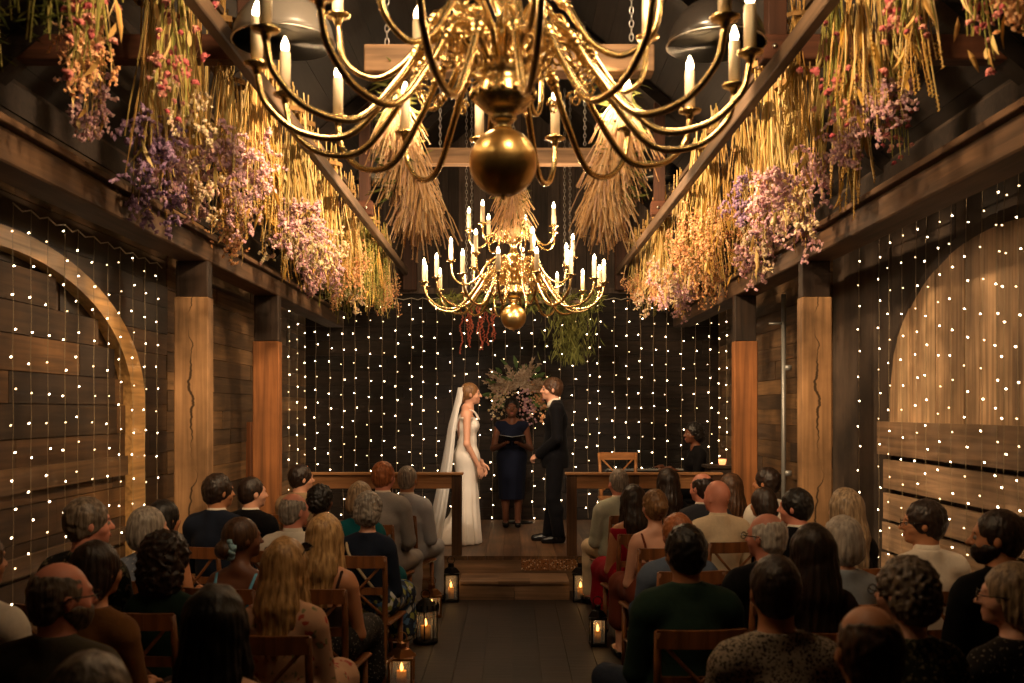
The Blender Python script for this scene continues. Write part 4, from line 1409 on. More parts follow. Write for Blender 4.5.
# fans of dry palm hanging from the first board
def fan(X, Y, ztop, label, seed, tiers=3, s=1.0, drift=.05):
    r = random.Random(seed)
    t = empty('dried_palm_fan', (X, Y, ztop)); tag(t, label, 'dried palm')
    for k in range(tiers):
        mb = MB()
        o = V(drift * k, 0, -.08 - .20 * k)
        for i in range(260):
            a = r.uniform(0, 2 * PI); sp = r.uniform(.05, .78)
            d = V(math.cos(a) * math.sin(sp), math.sin(a) * math.sin(sp), -math.cos(sp))
            L = r.uniform(.26, .40) * s
            q = o + V(d.x * .03, d.y * .03, r.uniform(-.07, .07)); L *= r.uniform(.8, 1.15); p0 = q + d * L * .35
            d2 = (d + V(r.gauss(0, .16), r.gauss(0, .16), -.25)).normalized(); p1 = p0 + d2 * L * .35
            p2 = p1 + (d2 + V(r.gauss(0, .1), r.gauss(0, .1), -.4)).normalized() * L * .35
            mb.tube([q, p0, p1, p2], [.0016, .002, .0022, .0026], 4, rnd=r.random())
            if i % 2: mb.octa(p2, (.005, .005, .008), rnd=r.random())
        mb.build('palm_tier', M['palmfan'], t)
    mb = MB()
    for i in range(170):
        a = r.uniform(0, 2 * PI); z = r.uniform(-.55, .12)
        p = V(.04 * math.cos(a), .05 + .05 * math.sin(a), z)
        mb.leaf(p, (math.cos(a), math.sin(a), r.uniform(-1, .3)), r.uniform(.07, .17), .008, rnd=r.random())
    mb.build('greenery', M['moss'], t)
    mb = MB(); mb.tube([(0, 0, -.2), (0, 0, .18)], .006, 6); mb.build('hanging_cord', M['twine'], t)
fan(-.62, 5.42, 3.52, 'drooping tiered fan of dried palm hanging left of the nearer chandelier', 3, s=.86, drift=.06)
fan(.60, 5.42, 3.52, 'drooping tiered fan of dried palm hanging right of the nearer chandelier', 4, s=.86, drift=-.05)
fan(-.0, 9.12, 4.0, 'fan of dried palm hanging just behind the farther chandelier stem', 5, tiers=2, s=.85, drift=0)

# greenery tray hung behind the second chandelier
t = empty('hanging_greenery_tray', (.05, 11.2, 3.0)); tag(t, 'suspended bar of moss and foliage with red tassels behind farther chandelier', 'hanging greenery')
mb = MB(); mb.box((0, 0, .0), (1.7, .22, .04), bev=.01); mb.build('tray_board', M['brace'], t)
mb = MB(); r = random.Random(9)
for i in range(900):
    p = V(r.uniform(-.85, .95), r.uniform(-.15, .15), r.uniform(-.06, .07))
    mb.leaf(p, (r.uniform(-1, 1), r.uniform(-1, .6), r.uniform(-1, .8)), r.uniform(.06, .15), .009, rnd=r.random())
for i in range(1000):
    z = -r.random() ** 1.3 * .62
    p = V(.62 + r.gauss(0, .13) * (1 + z * .3), r.gauss(0, .08), z)
    mb.leaf(p, (r.uniform(-.6, .6), r.uniform(-.6, .6), -1), r.uniform(.06, .13), .006, rnd=r.random())
mb.build('foliage', M['moss'], t)
for i in range(11):
    mt = MB(); x = r.uniform(-.68, -.22); L = r.uniform(.25, .55); y = r.uniform(-.12, .1)
    for k in range(int(L / .012)):
        mt.octa((x + .012 * math.sin(k * .3 + i) + r.gauss(0, .006), y + r.gauss(0, .006), -.05 - k * .012), .011, rnd=r.random())
    mt.build('amaranth_tassel', M['amaranth'], t)
for x in (-.56, -.50, .54, .60):
    L = 5.9 - abs(x + .05) * .85 - 3.0
    link('chain', chain_mesh(L, .05, .004, .012), t, (x, 0, L))

# ------------------------------------------------------------------ altar flowers
t = empty('altar_flower_arrangement', (.10, 12.85, SZ)); tag(t, 'large arrangement of pampas, leaves and dried blooms behind the officiant', 'flower arrangement')
r = random.Random(14)
mb = MB(); mb.lathe([(0, 0), (.17, 0), (.17, .015), (.03, .03), (.016, .06), (.016, 1.35), (.03, 1.37), (.10, 1.42), (.11, 1.5), (.10, 1.5), (0, 1.46)], 20)
mb.build('stand', M['black_metal'], t, smooth=True)
c0 = V(0, 0, 1.72)
mb = MB()
for i in range(38):
    a = r.uniform(-.35, PI + .35); L = r.uniform(.22, .48)
    d = V(math.cos(a), r.uniform(-.75, .0), math.sin(a) * .62).normalized()
    for k in range(34):
        q = c0 + d * (L * (.25 + .75 * k / 34)); w = .030 * math.sin(PI * (.15 + .8 * k / 34))
        mb.leaf(q, d + V(r.gauss(0, .4), r.gauss(0, .4), r.gauss(0, .4) - .2), r.uniform(.04, .07), .009, rnd=r.random())
        mb.octa(q + V(r.gauss(0, w), r.gauss(0, w), r.gauss(0, w)), (.018, .012, .010), rnd=r.random())
mb.build('pampas_plumes', M['pampas'], t)
mb = MB()
for i in range(60):
    a = r.uniform(-.9, PI + .9); q = c0 + V(math.cos(a) * r.uniform(.1, .42), r.uniform(-.18, .1), math.sin(a) * r.uniform(.1, .34))
    mb.leaf(q, (math.cos(a), r.uniform(-.5, .2), math.sin(a)), r.uniform(.09, .17), .028, rnd=r.random())
mb.build('leaves', M['leafgreen'], t)
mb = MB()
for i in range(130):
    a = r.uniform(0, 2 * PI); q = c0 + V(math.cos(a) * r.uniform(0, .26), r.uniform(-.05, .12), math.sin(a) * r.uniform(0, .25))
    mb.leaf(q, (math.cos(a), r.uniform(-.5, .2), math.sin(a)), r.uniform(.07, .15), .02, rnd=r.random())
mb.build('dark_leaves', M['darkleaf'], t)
for mat, nm, n, cx, cz in (('peach', 'peach_blooms', 150, .30, -.12), ('cream', 'cream_blooms', 160, -.26, -.14), ('pink', 'pink_blooms', 110, .10, -.22)):
    mb = MB()
    for i in range(n):
        mb.octa(c0 + V(cx + r.gauss(0, .07), -.14 + r.gauss(0, .04), cz + r.gauss(0, .11)), (r.uniform(.012, .024),) * 3, rnd=r.random())
    o = mb.build(nm, M[mat], t); o['kind'] = 'stuff'

# ------------------------------------------------------------------ altar rails
def altar_rail(X0, X1, label, inner):
    t = empty('altar_rail', ((X0 + X1) / 2, 9.98, SZ)); tag(t, label, 'rail')
    hw = (X1 - X0) / 2
    mb = MB(); mb.box((0, 0, .815), (X1 - X0 + .03, .12, .025), bev=.004, rnd=.8); mb.build('top_board', M['rail'], t)
    mb = MB(); mb.box((0, 0, .735), (X1 - X0 - .02, .07, .135), bev=.004, rnd=.2); mb.build('apron', M['rail'], t)
    for x in (-hw + .05, hw - .05, (hw - 1.3) * inner * -1 if False else 0.1 * inner):
        mb = MB(); mb.box((x, -.002, .40), (.10, .085, .80), bev=.004); mb.build('post', M['rail_post'], t)
altar_rail(-2.18, -.50, 'brown wooden altar rail on the stage edge, left of the bride', 1)
altar_rail(.545, 2.08, 'brown wooden altar rail on the stage edge, right of the groom', -1)

# votives
for (px, py, Y, lab) in ((303, 474, 9.98, 'small red glass votive candle on the left altar rail'),):
    pass
def votive(X, Y, z, lab):
    t = empty('votive_candle', (X, Y, z)); tag(t, lab, 'candle')
    mb = MB(); mb.lathe([(0, 0), (.030, 0), (.040, .03), (.042, .06), (.039, .06), (.036, .03), (.026, .008), (0, .008)], 18); mb.build('glass_cup', M['votive'], t, smooth=True)
    mb = MB(); mb.lathe([(0, .009), (.024, .009), (.03, .028), (0, .03)], 14); mb.build('wax', M['wax'], t, smooth=True)
    mb = MB(); mb.lathe([(0, .03), (.006, .036), (.003, .055), (0, .06)], 8); mb.build('flame', M['wick'], t, smooth=True)
votive(-2.08, 9.98, SZ + .8275, 'small glowing glass votive on the left altar rail')

# ------------------------------------------------------------------ lanterns
def lantern(X, Y, w, h, mat, label, rz=0.0, crown=False, z=0.0):
    t = empty('candle_lantern', (X, Y, z), rz); tag(t, label, 'lantern')
    b = h * .70
    if crown:
        mb = MB(); mb.lathe([(0, 0), (w * .5, 0), (w * .52, .02), (w * .46, .03), (0, .03)], 20, rnd=.5); mb.build('base', M[mat], t, smooth=True)
        mb = MB(); mb.lathe([(w * .55, b), (w * .5, b + .02), (w * .25, b + .07), (w * .12, b + .09), (.0, b + .095)], 20, rnd=.5)
        for k in range(14):
            a = 2 * PI * k / 14; mb.box((w * .52 * math.cos(a), w * .52 * math.sin(a), b + .025), (.012, .012, .05), (0, 0, a))
        mb.build('roof', M[mat], t)
        for k in range(8):
            a = 2 * PI * k / 8
            mp = MB(); mp.tube([(w * .47 * math.cos(a), w * .47 * math.sin(a), .02), (w * .47 * math.cos(a), w * .47 * math.sin(a), b + .01)], .005, 5); mp.build('upright', M[mat], t)
        mg = MB(); mg.lathe([(w * .44, .03), (w * .44, b)], 20); mg.build('glass', M['glass'], t, smooth=True)
    else:
        mb = MB(); mb.box((0, 0, .012), (w, w, .024), bev=.004); mb.build('base', M[mat], t)
        mb = MB(); mb.box((0, 0, b + .008), (w * 1.06, w * 1.06, .018), bev=.003)
        mb.lathe([(w * .62, b + .016), (w * .36, b + .06), (w * .2, b + .07), (w * .2, b + .10), (0, b + .11)], 4, rnd=.5); mb.build('roof', M[mat], t)
        for sx in (-1, 1):
            for sy in (-1, 1):
                mp = MB(); mp.box((sx * (w / 2 - .008), sy * (w / 2 - .008), b / 2 + .01), (.014, .014, b)); mp.build('upright', M[mat], t)
        for k in range(4):
            a = k * PI / 2
            mg = MB(); mg.box((math.sin(a) * (w / 2 - .008), math.cos(a) * (w / 2 - .008), b / 2 + .015), (w - .03, .003, b - .03), (0, 0, -a)); mg.build('glass', M['glass'], t)
    mh = MB(); top = b + (.09 if crown else .105)
    mh.tube([(.035 * math.cos(a), 0, top + .03 + .035 * math.sin(a)) for a in [2 * PI * k / 14 for k in range(15)]], .004, 5); mh.build('handle', M[mat], t, smooth=True)
    ch = b * .42
    mc = MB(); mc.lathe([(0, .025), (w * .2, .025), (w * .2, .025 + ch), (w * .17, .02 + ch), (0, .015 + ch)], 18, rnd=.5); c = mc.build('candle', M['wax'], t, smooth=True)
    mf = MB(); mf.lathe([(0, .02 + ch), (.010, .032 + ch), (.012, .046 + ch), (.006, .068 + ch), (0, .08 + ch)], 10); mf.build('flame', M['wick'], c, smooth=True)
    ld = bpy.data.lights.new('lantern_light', 'POINT'); ld.energy = .22; ld.color = (1, .55, .2); ld.shadow_soft_size = .015
    lo = bpy.data.objects.new('lantern_light', ld); COL.objects.link(lo); lo.parent = t; lo.location = (0, 0, .07 + ch)
lantern(-.575, 9.42, .14, .36, 'black_metal', 'black candle lantern at the foot of the left rail post by the step', R(8))
lantern(.645, 9.42, .14, .36, 'black_metal', 'black candle lantern at the foot of the right rail post by the step', R(-6))
lantern(-.70, 8.72, .15, .25, 'copper', 'small coppery candle lantern on the left aisle edge behind the round black one', R(14))
lantern(-.67, 7.75, .19, .36, 'black_metal', 'round black candle lantern with crown rim on the left aisle edge', 0, True)
lantern(-.72, 6.52, .16, .26, 'copper', 'coppery candle lantern on the left aisle edge nearest the camera')
lantern(.655, 7.65, .12, .29, 'black_metal', 'slim black candle lantern on the right aisle edge', R(5))
votive(2.25, 10.70, SZ + .865, 'glowing glass votive on the dark cabinet beside the pianist')
t = empty('side_cabinet', (2.28, 10.75, SZ)); tag(t, 'dark low cabinet on the stage beside the pianist with a votive on top', 'cabinet')
mb = MB(); mb.box((0, 0, .42), (.36, .30, .80), bev=.006); mb.build('body', M['post_dark'], t)
mb = MB(); mb.box((0, 0, .845), (.42, .34, .035), bev=.005); mb.build('top', M['post_dark'], t)
mb = MB(); mb.box((0, -.155, .42), (.30, .015, .70), bev=.004); d_ = mb.build('door', M['post_dark'], t)
mb = MB(); mb.ell((.12, -.172, .50), .012); mb.build('knob', M['brass'], d_, smooth=True)

# ------------------------------------------------------------------ chairs
def chair_proto(mat):
    """list of (name, mesh)"""
    P = []
    W = .40
    s = MB()
    n = 5
    s.box((0, .0, .452), (W + .01, .41, .022), bev=.008, rnd=.4)
    P.append(('seat', s.mesh('seat', M[mat])))
    for sx in (-1, 1):
        l = MB(); l.tube([(sx * .175, .175, 0), (sx * .168, .17, .44)], [.014, .019], 10, rnd=.5); P.append(('leg', l.mesh('leg', M[mat], True)))
    for sx in (-1, 1):
        l = MB(); l.tube([(sx * .165, -.235, 0), (sx * .165, -.20, .25), (sx * .168, -.195, .46), (sx * .176, -.215, .68), (sx * .186, -.265, .885)], [.015, .018, .019, .017, .015], 10, rnd=.5)
        P.append(('leg', l.mesh('leg', M[mat], True)))
    r = MB()
    for k in range(6):
        a0, a1 = -1 + k / 3, -1 + (k + 1) / 3
        p = V(a0 * .19, -.262 - .028 * (1 - a0 * a0), .855); q = V(a1 * .19, -.262 - .028 * (1 - a1 * a1), .855)
        r.beam(p, q, .020, .075, rnd=.6)
    P.append(('top_rail', r.mesh('top_rail', M[mat])))
    r = MB()
    for k in range(6):
        a0, a1 = -1 + k / 3, -1 + (k + 1) / 3
        r.beam((a0 * .175, -.212 - .02 * (1 - a0 * a0), .665), (a1 * .175, -.212 - .02 * (1 - a1 * a1), .665), .016, .045, rnd=.6)
    P.append(('lower_rail', r.mesh('lower_rail', M[mat])))
    b = MB()
    for sx in (-1, 1):
        b.tube([(sx * .168, -.20, .50), (sx * .06, -.225, .60), (-sx * .16, -.27, .83)], .009, 8, rnd=.5)
    P.append(('cross_back', b.mesh('cross_back', M[mat], True)))
    b = MB()
    for sx in (-1, 1): b.tube([(sx * .173, .172, .2), (sx * .165, -.205, .2)], .010, 8, rnd=.5)
    b.tube([(-.17, .172, .27), (.17, .172, .27)], .010, 8, rnd=.5); b.tube([(-.165, -.205, .29), (.165, -.205, .29)], .010, 8, rnd=.5)
    P.append(('stretcher', b.mesh('stretcher', M[mat], True)))
    return P
CH = chair_proto('chair'); CHP = chair_proto('chair_pale')
def chair(X, Y, rz, label, z=0.0, proto=CH, s=1.0):
    t = empty('wooden_chair', (X, Y, z), rz); t.scale = (s, s, s); tag(t, label, 'chair', None)
    for nm, me in proto: link(nm, me, t)
    return t

# ------------------------------------------------------------------ seated guests
def toward(X, Y):
    return -math.atan2(0.03 - X, 11 - Y)      # local +Y turned to the couple
GUESTS = [
 # who, px, ytop, Y, male, skin, hair, style, top, topmat, bottom, botmat, headyaw, opts
 ('man in light grey suit, front row by the left aisle', 407, 466, 8.9, 1, 'skin_tan', 'grey', 'crop', 'jacket', 'light_grey_suit', 'trousers', 'light_grey_suit', 0, dict(collar='white_shirt')),
 ('ginger-haired man in grey suit behind the left front row', 383, 461, 8.2, 1, 'skin_pink', 'ginger', 'short', 'jacket', 'grey_suit', 'trousers', 'grey_suit', -.2, dict(collar='white_shirt')),
 ('dark-haired man in beige jacket, front row near the left post', 300, 464, 8.9, 1, 'skin_fair', 'dark', 'short', 'jacket', 'beige', 'trousers', 'navy', -.5, {}),
 ('fair-haired woman in teal top seated behind the left front rows', 360, 481, 7.15, 0, 'skin_fair', 'ashblond', 'bob', 'blouse', 'teal', 'skirt', 'teal', -.1, {}),
 ('dark-haired man in navy suit beside the pale left post', 217, 473, 6.9, 1, 'skin_tan', 'dark', 'short', 'jacket', 'navy', 'trousers', 'navy', -.45, dict(collar='white_shirt')),
 ('short-haired man in black suit right of the navy suit', 251, 477, 7.6, 1, 'skin_fair', 'dark', 'crop', 'jacket', 'suit_black', 'trousers', 'suit_black', -.55, dict(collar='white_shirt')),
 ('balding grey man in white shirt on the left', 293, 493, 6.7, 1, 'skin_pink', 'grey', 'bald', 'shirt', 'white_shirt', 'trousers', 'charcoal', -.45, dict(collar='white_shirt')),
 ('black curly-haired guest behind the balding man in white shirt', 320, 483, 7.75, 0, 'skin_dark', 'black', 'curly', 'dress', 'black', 'skirt', 'black', -.2, {}),
 ('grey curly-haired woman in navy top with pale bag strap', 368, 490, 6.5, 0, 'skin_fair', 'grey', 'curly', 'blouse', 'navy', 'skirt', 'floral_blue', 0, dict(sash=True)),
 ('blonde woman with bare back and brown straps', 325, 513, 5.35, 0, 'skin_tan', 'blonde', 'long', 'cami', 'dkbrown', 'skirt', 'sparkle', -.1, dict(cutz=.47, hs=1.0)),
 ('woman with braided updo and pale blue scrunchie', 241, 517, 5.35, 0, 'skin_dark', 'brown', 'lowbun', 'cami', 'lightblue', 'skirt', 'lightblue', -.75, dict(scrunchie=True, cutz=.46)),
 ('blonde woman in blush floral dress with sunglasses on her head', 285, 537, 4.3, 0, 'skin_tan', 'blonde', 'long', 'blouse', 'floral_pink', 'skirt', 'floral_pink', -.15, dict(sunglasses=True)),
 ('woman with dark wavy hair in dark green dress', 165, 530, 4.75, 0, 'skin_tan', 'dark', 'bigcurl', 'blouse', 'green_dress', 'skirt', 'green_dress', -.2, {}),
 ('woman with silver bob in blue lace top by the left wall', 147, 506, 5.6, 0, 'skin_fair', 'grey', 'bob', 'blouse', 'gingham', 'skirt', 'yellow_print', -.6, {}),
 ('dark-haired guest in black behind the silver bob', 163, 499, 6.2, 0, 'skin_tan', 'black', 'bob', 'dress', 'black', 'skirt', 'black', -.3, {}),
 ('grey-brown haired man in dark leafy shirt by the left wall', 86, 497, 4.9, 1, 'skin_pink', 'greybrown', 'short', 'shirt', 'floral_dark', 'trousers', 'black', -.75, dict(eyes=True)),
 ('bald bearded man with glasses in olive jacket, lower left', 58, 562, 3.4, 1, 'skin_pink', 'greybrown', 'bald', 'jacket', 'olive', 'trousers', 'charcoal', -.65, dict(glasses=True, beard=True)),
 ('dark-haired woman in mustard top behind the bald bearded man', 95, 540, 4.0, 0, 'skin_tan', 'dark', 'bob', 'blouse', 'mustard', 'skirt', 'dkbrown', -.3, {}),
 ('guest in white shirt cut off by the left picture edge', -26, 528, 3.85, 1, 'skin_tan', 'brown', 'short', 'shirt', 'white_shirt', 'trousers', 'charcoal', -.3, {}),
 ('woman with long black hair in the left foreground', 215, 585, 3.0, 0, 'skin_tan', 'black', 'long', 'blouse', 'floral_pink', 'skirt', 'dkbrown', 0, {}),
 ('grey-haired guest at the bottom left corner, head only', 88, 651, 2.15, 0, 'skin_fair', 'greybrown', 'bob', 'blouse', 'black', 'skirt', 'black', 0, {}),
 # right side
 ('grey cropped man in sage jacket, front row by the right aisle', 619, 469, 8.9, 1, 'skin_pink', 'grey', 'crop', 'jacket', 'sage', 'trousers', 'cream_jacket', .1, dict(collar='white_shirt')),
 ('woman with long dark hair in red dress by the right aisle', 633, 484, 7.6, 0, 'skin_tan', 'dark', 'long', 'dress', 'red_dress', 'skirt', 'red_dress', .1, {}),
 ('woman with blonde updo, bare back and rust straps', 655, 489, 6.85, 0, 'skin_fair', 'bridal', 'updo', 'cami', 'rust', 'skirt', 'rust', .1, dict(cutz=.48)),
 ('woman with straight dark hair in front row, in black', 668, 468, 8.85, 0, 'skin_tan', 'dark', 'long', 'blouse', 'black', 'skirt', 'black', 0, {}),
 ('balding dark-haired man in charcoal suit', 703, 473, 8.0, 1, 'skin_pink', 'dark', 'bald', 'jacket', 'charcoal', 'trousers', 'charcoal', .3, dict(collar='white_shirt')),
 ('brown long-haired guest beside the right stage post', 731, 473, 8.8, 0, 'skin_tan', 'brown', 'long', 'dress', 'dkbrown', 'skirt', 'dkbrown', .1, {}),
 ('bald man in cream jacket', 718, 480, 7.15, 1, 'skin_pink', None, None, 'jacket', 'cream_jacket', 'trousers', 'charcoal', .35, dict(collar='cream_jacket')),
 ('dark-haired man in white shirt between the right posts', 768, 467, 8.2, 1, 'skin_tan', 'dark', 'short', 'shirt', 'white_shirt', 'trousers', 'navy', .45, {}),
 ('dark bob-haired guest in black behind the collared man', 764, 487, 7.45, 0, 'skin_tan', 'dark', 'bob', 'blouse', 'black', 'skirt', 'black', .2, {}),
 ('black-haired man with white collar before the cracked post', 797, 488, 6.6, 1, 'skin_pink', 'black', 'short', 'jacket', 'suit_black', 'trousers', 'black', .7, dict(collar='white_shirt')),
 ('white-haired balding man with glasses in black suit', 768, 513, 5.1, 1, 'skin_pink', 'white', 'bald', 'jacket', 'suit_black', 'trousers', 'suit_black', .6, dict(glasses=True)),
 ('reddish-haired man in blue-grey jacket leaning forward', 678, 513, 5.9, 1, 'skin_pink', 'ginger', 'short', 'jacket', 'bluegrey', 'trousers', 'jeans', .1, {}),
 ('black-haired man in dark green jacket, right foreground', 686, 524, 4.4, 1, 'skin_tan', 'black', 'short', 'jacket', 'green_jacket', 'trousers', 'jeans', .15, dict(legyaw=.45)),
 ('woman with very long dark hair behind the sprig-print shirt', 813, 523, 4.35, 0, 'skin_tan', 'dark', 'verylong', 'blouse', 'dkbrown', 'skirt', 'dkbrown', 0, {}),
 ('woman with long light brown hair by the right wall', 846, 488, 6.0, 0, 'skin_fair', 'ashblond', 'long', 'blouse', 'black', 'skirt', 'black', .2, {}),
 ('woman with white bob in pale blue top', 843, 515, 4.95, 0, 'skin_fair', 'white', 'bob', 'blouse', 'paleblue', 'skirt', 'paleblue', .3, {}),
 ('balding man in white sprig-print shirt, right foreground', 776, 556, 3.45, 1, 'skin_tan', 'dark', 'receding', 'shirt', 'floral_white', 'trousers', 'black', 0, dict(crown=True)),
 ('curly-haired woman in mixed leaf-print top with glasses', 908, 554, 3.35, 0, 'skin_fair', 'greybrown', 'curly', 'blouse', 'floral_green', 'skirt', 'black', .45, dict(glasses=True)),
 ('dark-haired man in white shirt and glasses by the right wall', 926, 499, 5.3, 1, 'skin_tan', 'dark', 'short', 'shirt', 'white_shirt', 'trousers', 'charcoal', .95, dict(collar='white_shirt', glasses=True, eyes=True)),
 ('bearded man in black suit at the right edge', 1000, 510, 4.35, 1, 'skin_tan', 'dark', 'receding', 'jacket', 'suit_black', 'trousers', 'black', .9, dict(beard=True, eyes=True)),
 ('blonde-grey woman with glasses at the right picture edge', 1014, 562, 3.55, 0, 'skin_fair', 'ashblond', 'bob', 'blouse', 'sparkle', 'skirt', 'black', .95, dict(glasses=True)),
 ('balding man with red-brown crown at the bottom right', 871, 605, 2.6, 1, 'skin_tan', 'brown', 'bald', 'shirt', 'black', 'trousers', 'black', 0, {}),
]
def extras(root, S, yaw, hs, o):
    hx = (0, .012)
    if o.get('sash'):
        mb = MB(); pts = bez([(-.12, .06, S - .32), (-.125, -.05, S - .305), (-.085, -.135, S - .38), (.0, -.140, S - .50), (.10, -.13, S - .62), (.17, -.02, S - .72)], 6)
        mb.tube(pts, .010, 6); mb.build('bag_strap', M['tanleather'], root, smooth=True)
    if o.get('scrunchie'):
        mb = MB(); c = rotz((hx[0], hx[1] - .105, S - .155), yaw, hx); n = 60
        pts = []
        for k in range(n + 1):
            a = 2 * PI * k / n; rr = .055 + .006 * math.sin(a * 11)
            u = V(math.cos(yaw), math.sin(yaw), 0); w = V(0, 0, 1)
            p = V(*c) + u * rr * math.cos(a) + w * rr * math.sin(a) * .9 + V(-math.sin(yaw), math.cos(yaw), 0) * (.03 + .006 * math.cos(a * 11))
            pts.append(p)
        mb.tube(pts, [.018 + .005 * math.sin(k * 1.9) for k in range(n + 1)], 8)
        mb.build('scrunchie', M['scrunchie'], root, smooth=True)
    if o.get('sunglasses'): make_glasses(root, S + .045, hx, yaw, 1.08, up=.035, name='sunglasses', tint=True)
    if o.get('beard'):
        f = Field((hx[0] - .12, hx[1] - .1, S - .28), (hx[0] + .12, hx[1] + .17, S - .08), .0055)
        E = lambda c, r, k=.01, op='add': f.ell((hx[0] + c[0], hx[1] + c[1], S + c[2]), r, k, op)
        E((0, .045, -.188), (.060, .064, .056)); E((0, .03, -.165), (.078, .078, .050), .02)
        E((0, .13, -.125), (.052, .06, .036), .008, 'sub')
        f.ripple(.003, 120, 2); f.below(S - .118); f.above(S - .235)
        P, Q = f.mesh(); ca, sa = math.cos(yaw), math.sin(yaw)
        x = P[:, 0] - hx[0]; y = P[:, 1] - hx[1]
        P[:, 0] = hx[0] + x * ca - y * sa; P[:, 1] = hx[1] + x * sa + y * ca
        link('beard', np_mesh('beard', P, Q, M['hair_greybrown' if o.get('glasses') else 'hair_dark']), root)
cloth('scrunchie', '#9cc3cf')
for i, (who, px, yt, Y, male, skn, hair, hst, top, tm, bot, bm_, yaw, o) in enumerate(GUESTS):
    z = 1.8 - (yt - 410) * Y / 1000
    X = (px - 512) * Y / 1000
    pad = {'curly': .02, 'bigcurl': .025, 'bob': .012, 'long': .012, 'verylong': .012, 'updo': .008, 'short': .012}.get(hst, .004)
    S = z - pad
    by = toward(X, Y) * .7
    # the head is a little in front of the hips: keep it under its pixel
    rt = seated(who, X, Y, S, bool(male), skn, hair, hst, top, tm, bot, bm_, yaw=yaw * 1.0, byaw=by, eyes=o.get('eyes', False), legyaw=o.get('legyaw', 0),
                collar=o.get('collar'), glasses=o.get('glasses', False), hs=1.0 if male else .95, seed=i + 1, cutz=o.get('cutz'))
    extras(rt, S, yaw, 1.0 if male else .95, o)
    chair(X + .0, Y + .0, by, 'brown cross-back chair under the ' + ' '.join(who.split(',')[0].split()[:10]))

# ------------------------------------------------------------------ people on the stage
def body_mesh(name, f, mat, root, parts=()):
    P, Q = f.mesh(); return link(name, np_mesh(name, P, Q, M[mat], parts), root)

# groom, local +Y is where he faces
H = 1.80; S = H
g = empty('person', (.043 * 10.95, 10.95, SZ), R(88)); tag(g, 'groom in black suit standing on the stage facing the bride', 'person')
lo, hi = (-.36, -.26, -.005), (.36, .52, S + .02)
hx = (0, .03); sw = .215
sh = [(s * (sw - .01), -.01, 1.45) for s in (-1, 1)]; el = [(s * .255, -.02, 1.14) for s in (-1, 1)]; wr = [(s * .085, .185, .955) for s in (-1, 1)]
hp = [(s * .09, 0, .92) for s in (-1, 1)]; kn = [(s * .10, .02, .50) for s in (-1, 1)]; an = [(-.10, -.04, .095), (.11, .07, .095)]
f = Field(lo, hi, .008); torso(f, S, sw, True, hip=.94)
for i in range(2): arm(f, sh[i], el[i], wr[i], True); leg(f, hp[i], kn[i], an[i], True); foot(f, an[i], (0, 1, 0))
head_prims(f, S, hx, .1, True, 1.04)
parts = [hand_at('grip', wr[i], (-s * .5, .8, -.35), (-s * .5, -.3, -.7), s > 0, 1.0) for i, s in enumerate((-1, 1))]
body_mesh('body', f, 'skin_fair', g, parts); make_eyes(g, S, hx, .1, 1.04)
f = Field((-.4, -.28, .78), (.4, .55, S), .008); torso(f, S, sw, True, .024, hip=.94)
f.cone((0, .01, 1.0), (0, .0, .86), .175, .185, .04, flat=.8)
for i in range(2): arm(f, sh[i], el[i], wr[i], True, .018, end=.90)
f.cone((0, 0, S - .36), (0, .0, S - .245), .085, .064, .02)
f.ripple(.002, 30, 3); f.below(S - .24); f.above(.82)
f.ell((0, .17, S - .36), (.040, .12, .17), .008, 'sub'); f.ell((0, .12, S - .26), (.055, .10, .08), .008, 'sub')
body_mesh('jacket', f, 'suit_black', g)
f = Field((-.3, -.2, S - .62), (.3, .3, S - .2), .008); torso(f, S, sw, True, .012, hip=.94); f.below(S - .26); f.keep((0, -1, 0), -.02); f.above(S - .6)
f.ell((0, .0, S - .30), (.3, .04, .3), .0, 'sub')
body_mesh('shirt', f, 'white_shirt', g)
neck_band(S, (hx[0], hx[1] - .006), .064, S - .29, S - .222, M['white_shirt'], 'shirt_collar', g)
f = Field((-.3, -.25, .04), (.3, .3, 1.05), .008); f.ell((0, 0, .94), (.18, .14, .12), .03)
for i in range(2): leg(f, hp[i], kn[i], an[i], True, .022)
f.ripple(.003, 24, 2); f.above(.075); body_mesh('trousers', f, 'suit_black', g)
for i in range(2):
    f = Field((an[i][0] - .08, an[i][1] - .12, -.005), (an[i][0] + .08, an[i][1] + .26, .13), .006); foot(f, an[i], (0, 1, 0), .008); f.below(.09); f.above(.002); body_mesh('shoe', f, 'leather', g)
P, Q = hair_mesh('short', S, hx, .1, .006, 1.04, 4); link('hair', np_mesh('hair', P, Q, M['hair_brown']), g)
mb = MB()
for k in range(26): mb.octa((-.115 + random.gauss(0, .014), .135 + random.gauss(0, .008), S - .43 + random.gauss(0, .02)), .012)
mb.leaf((-.115, .135, S - .45), (0, .1, -1), .07, .014); mb.build('boutonniere', M['peach'], g)

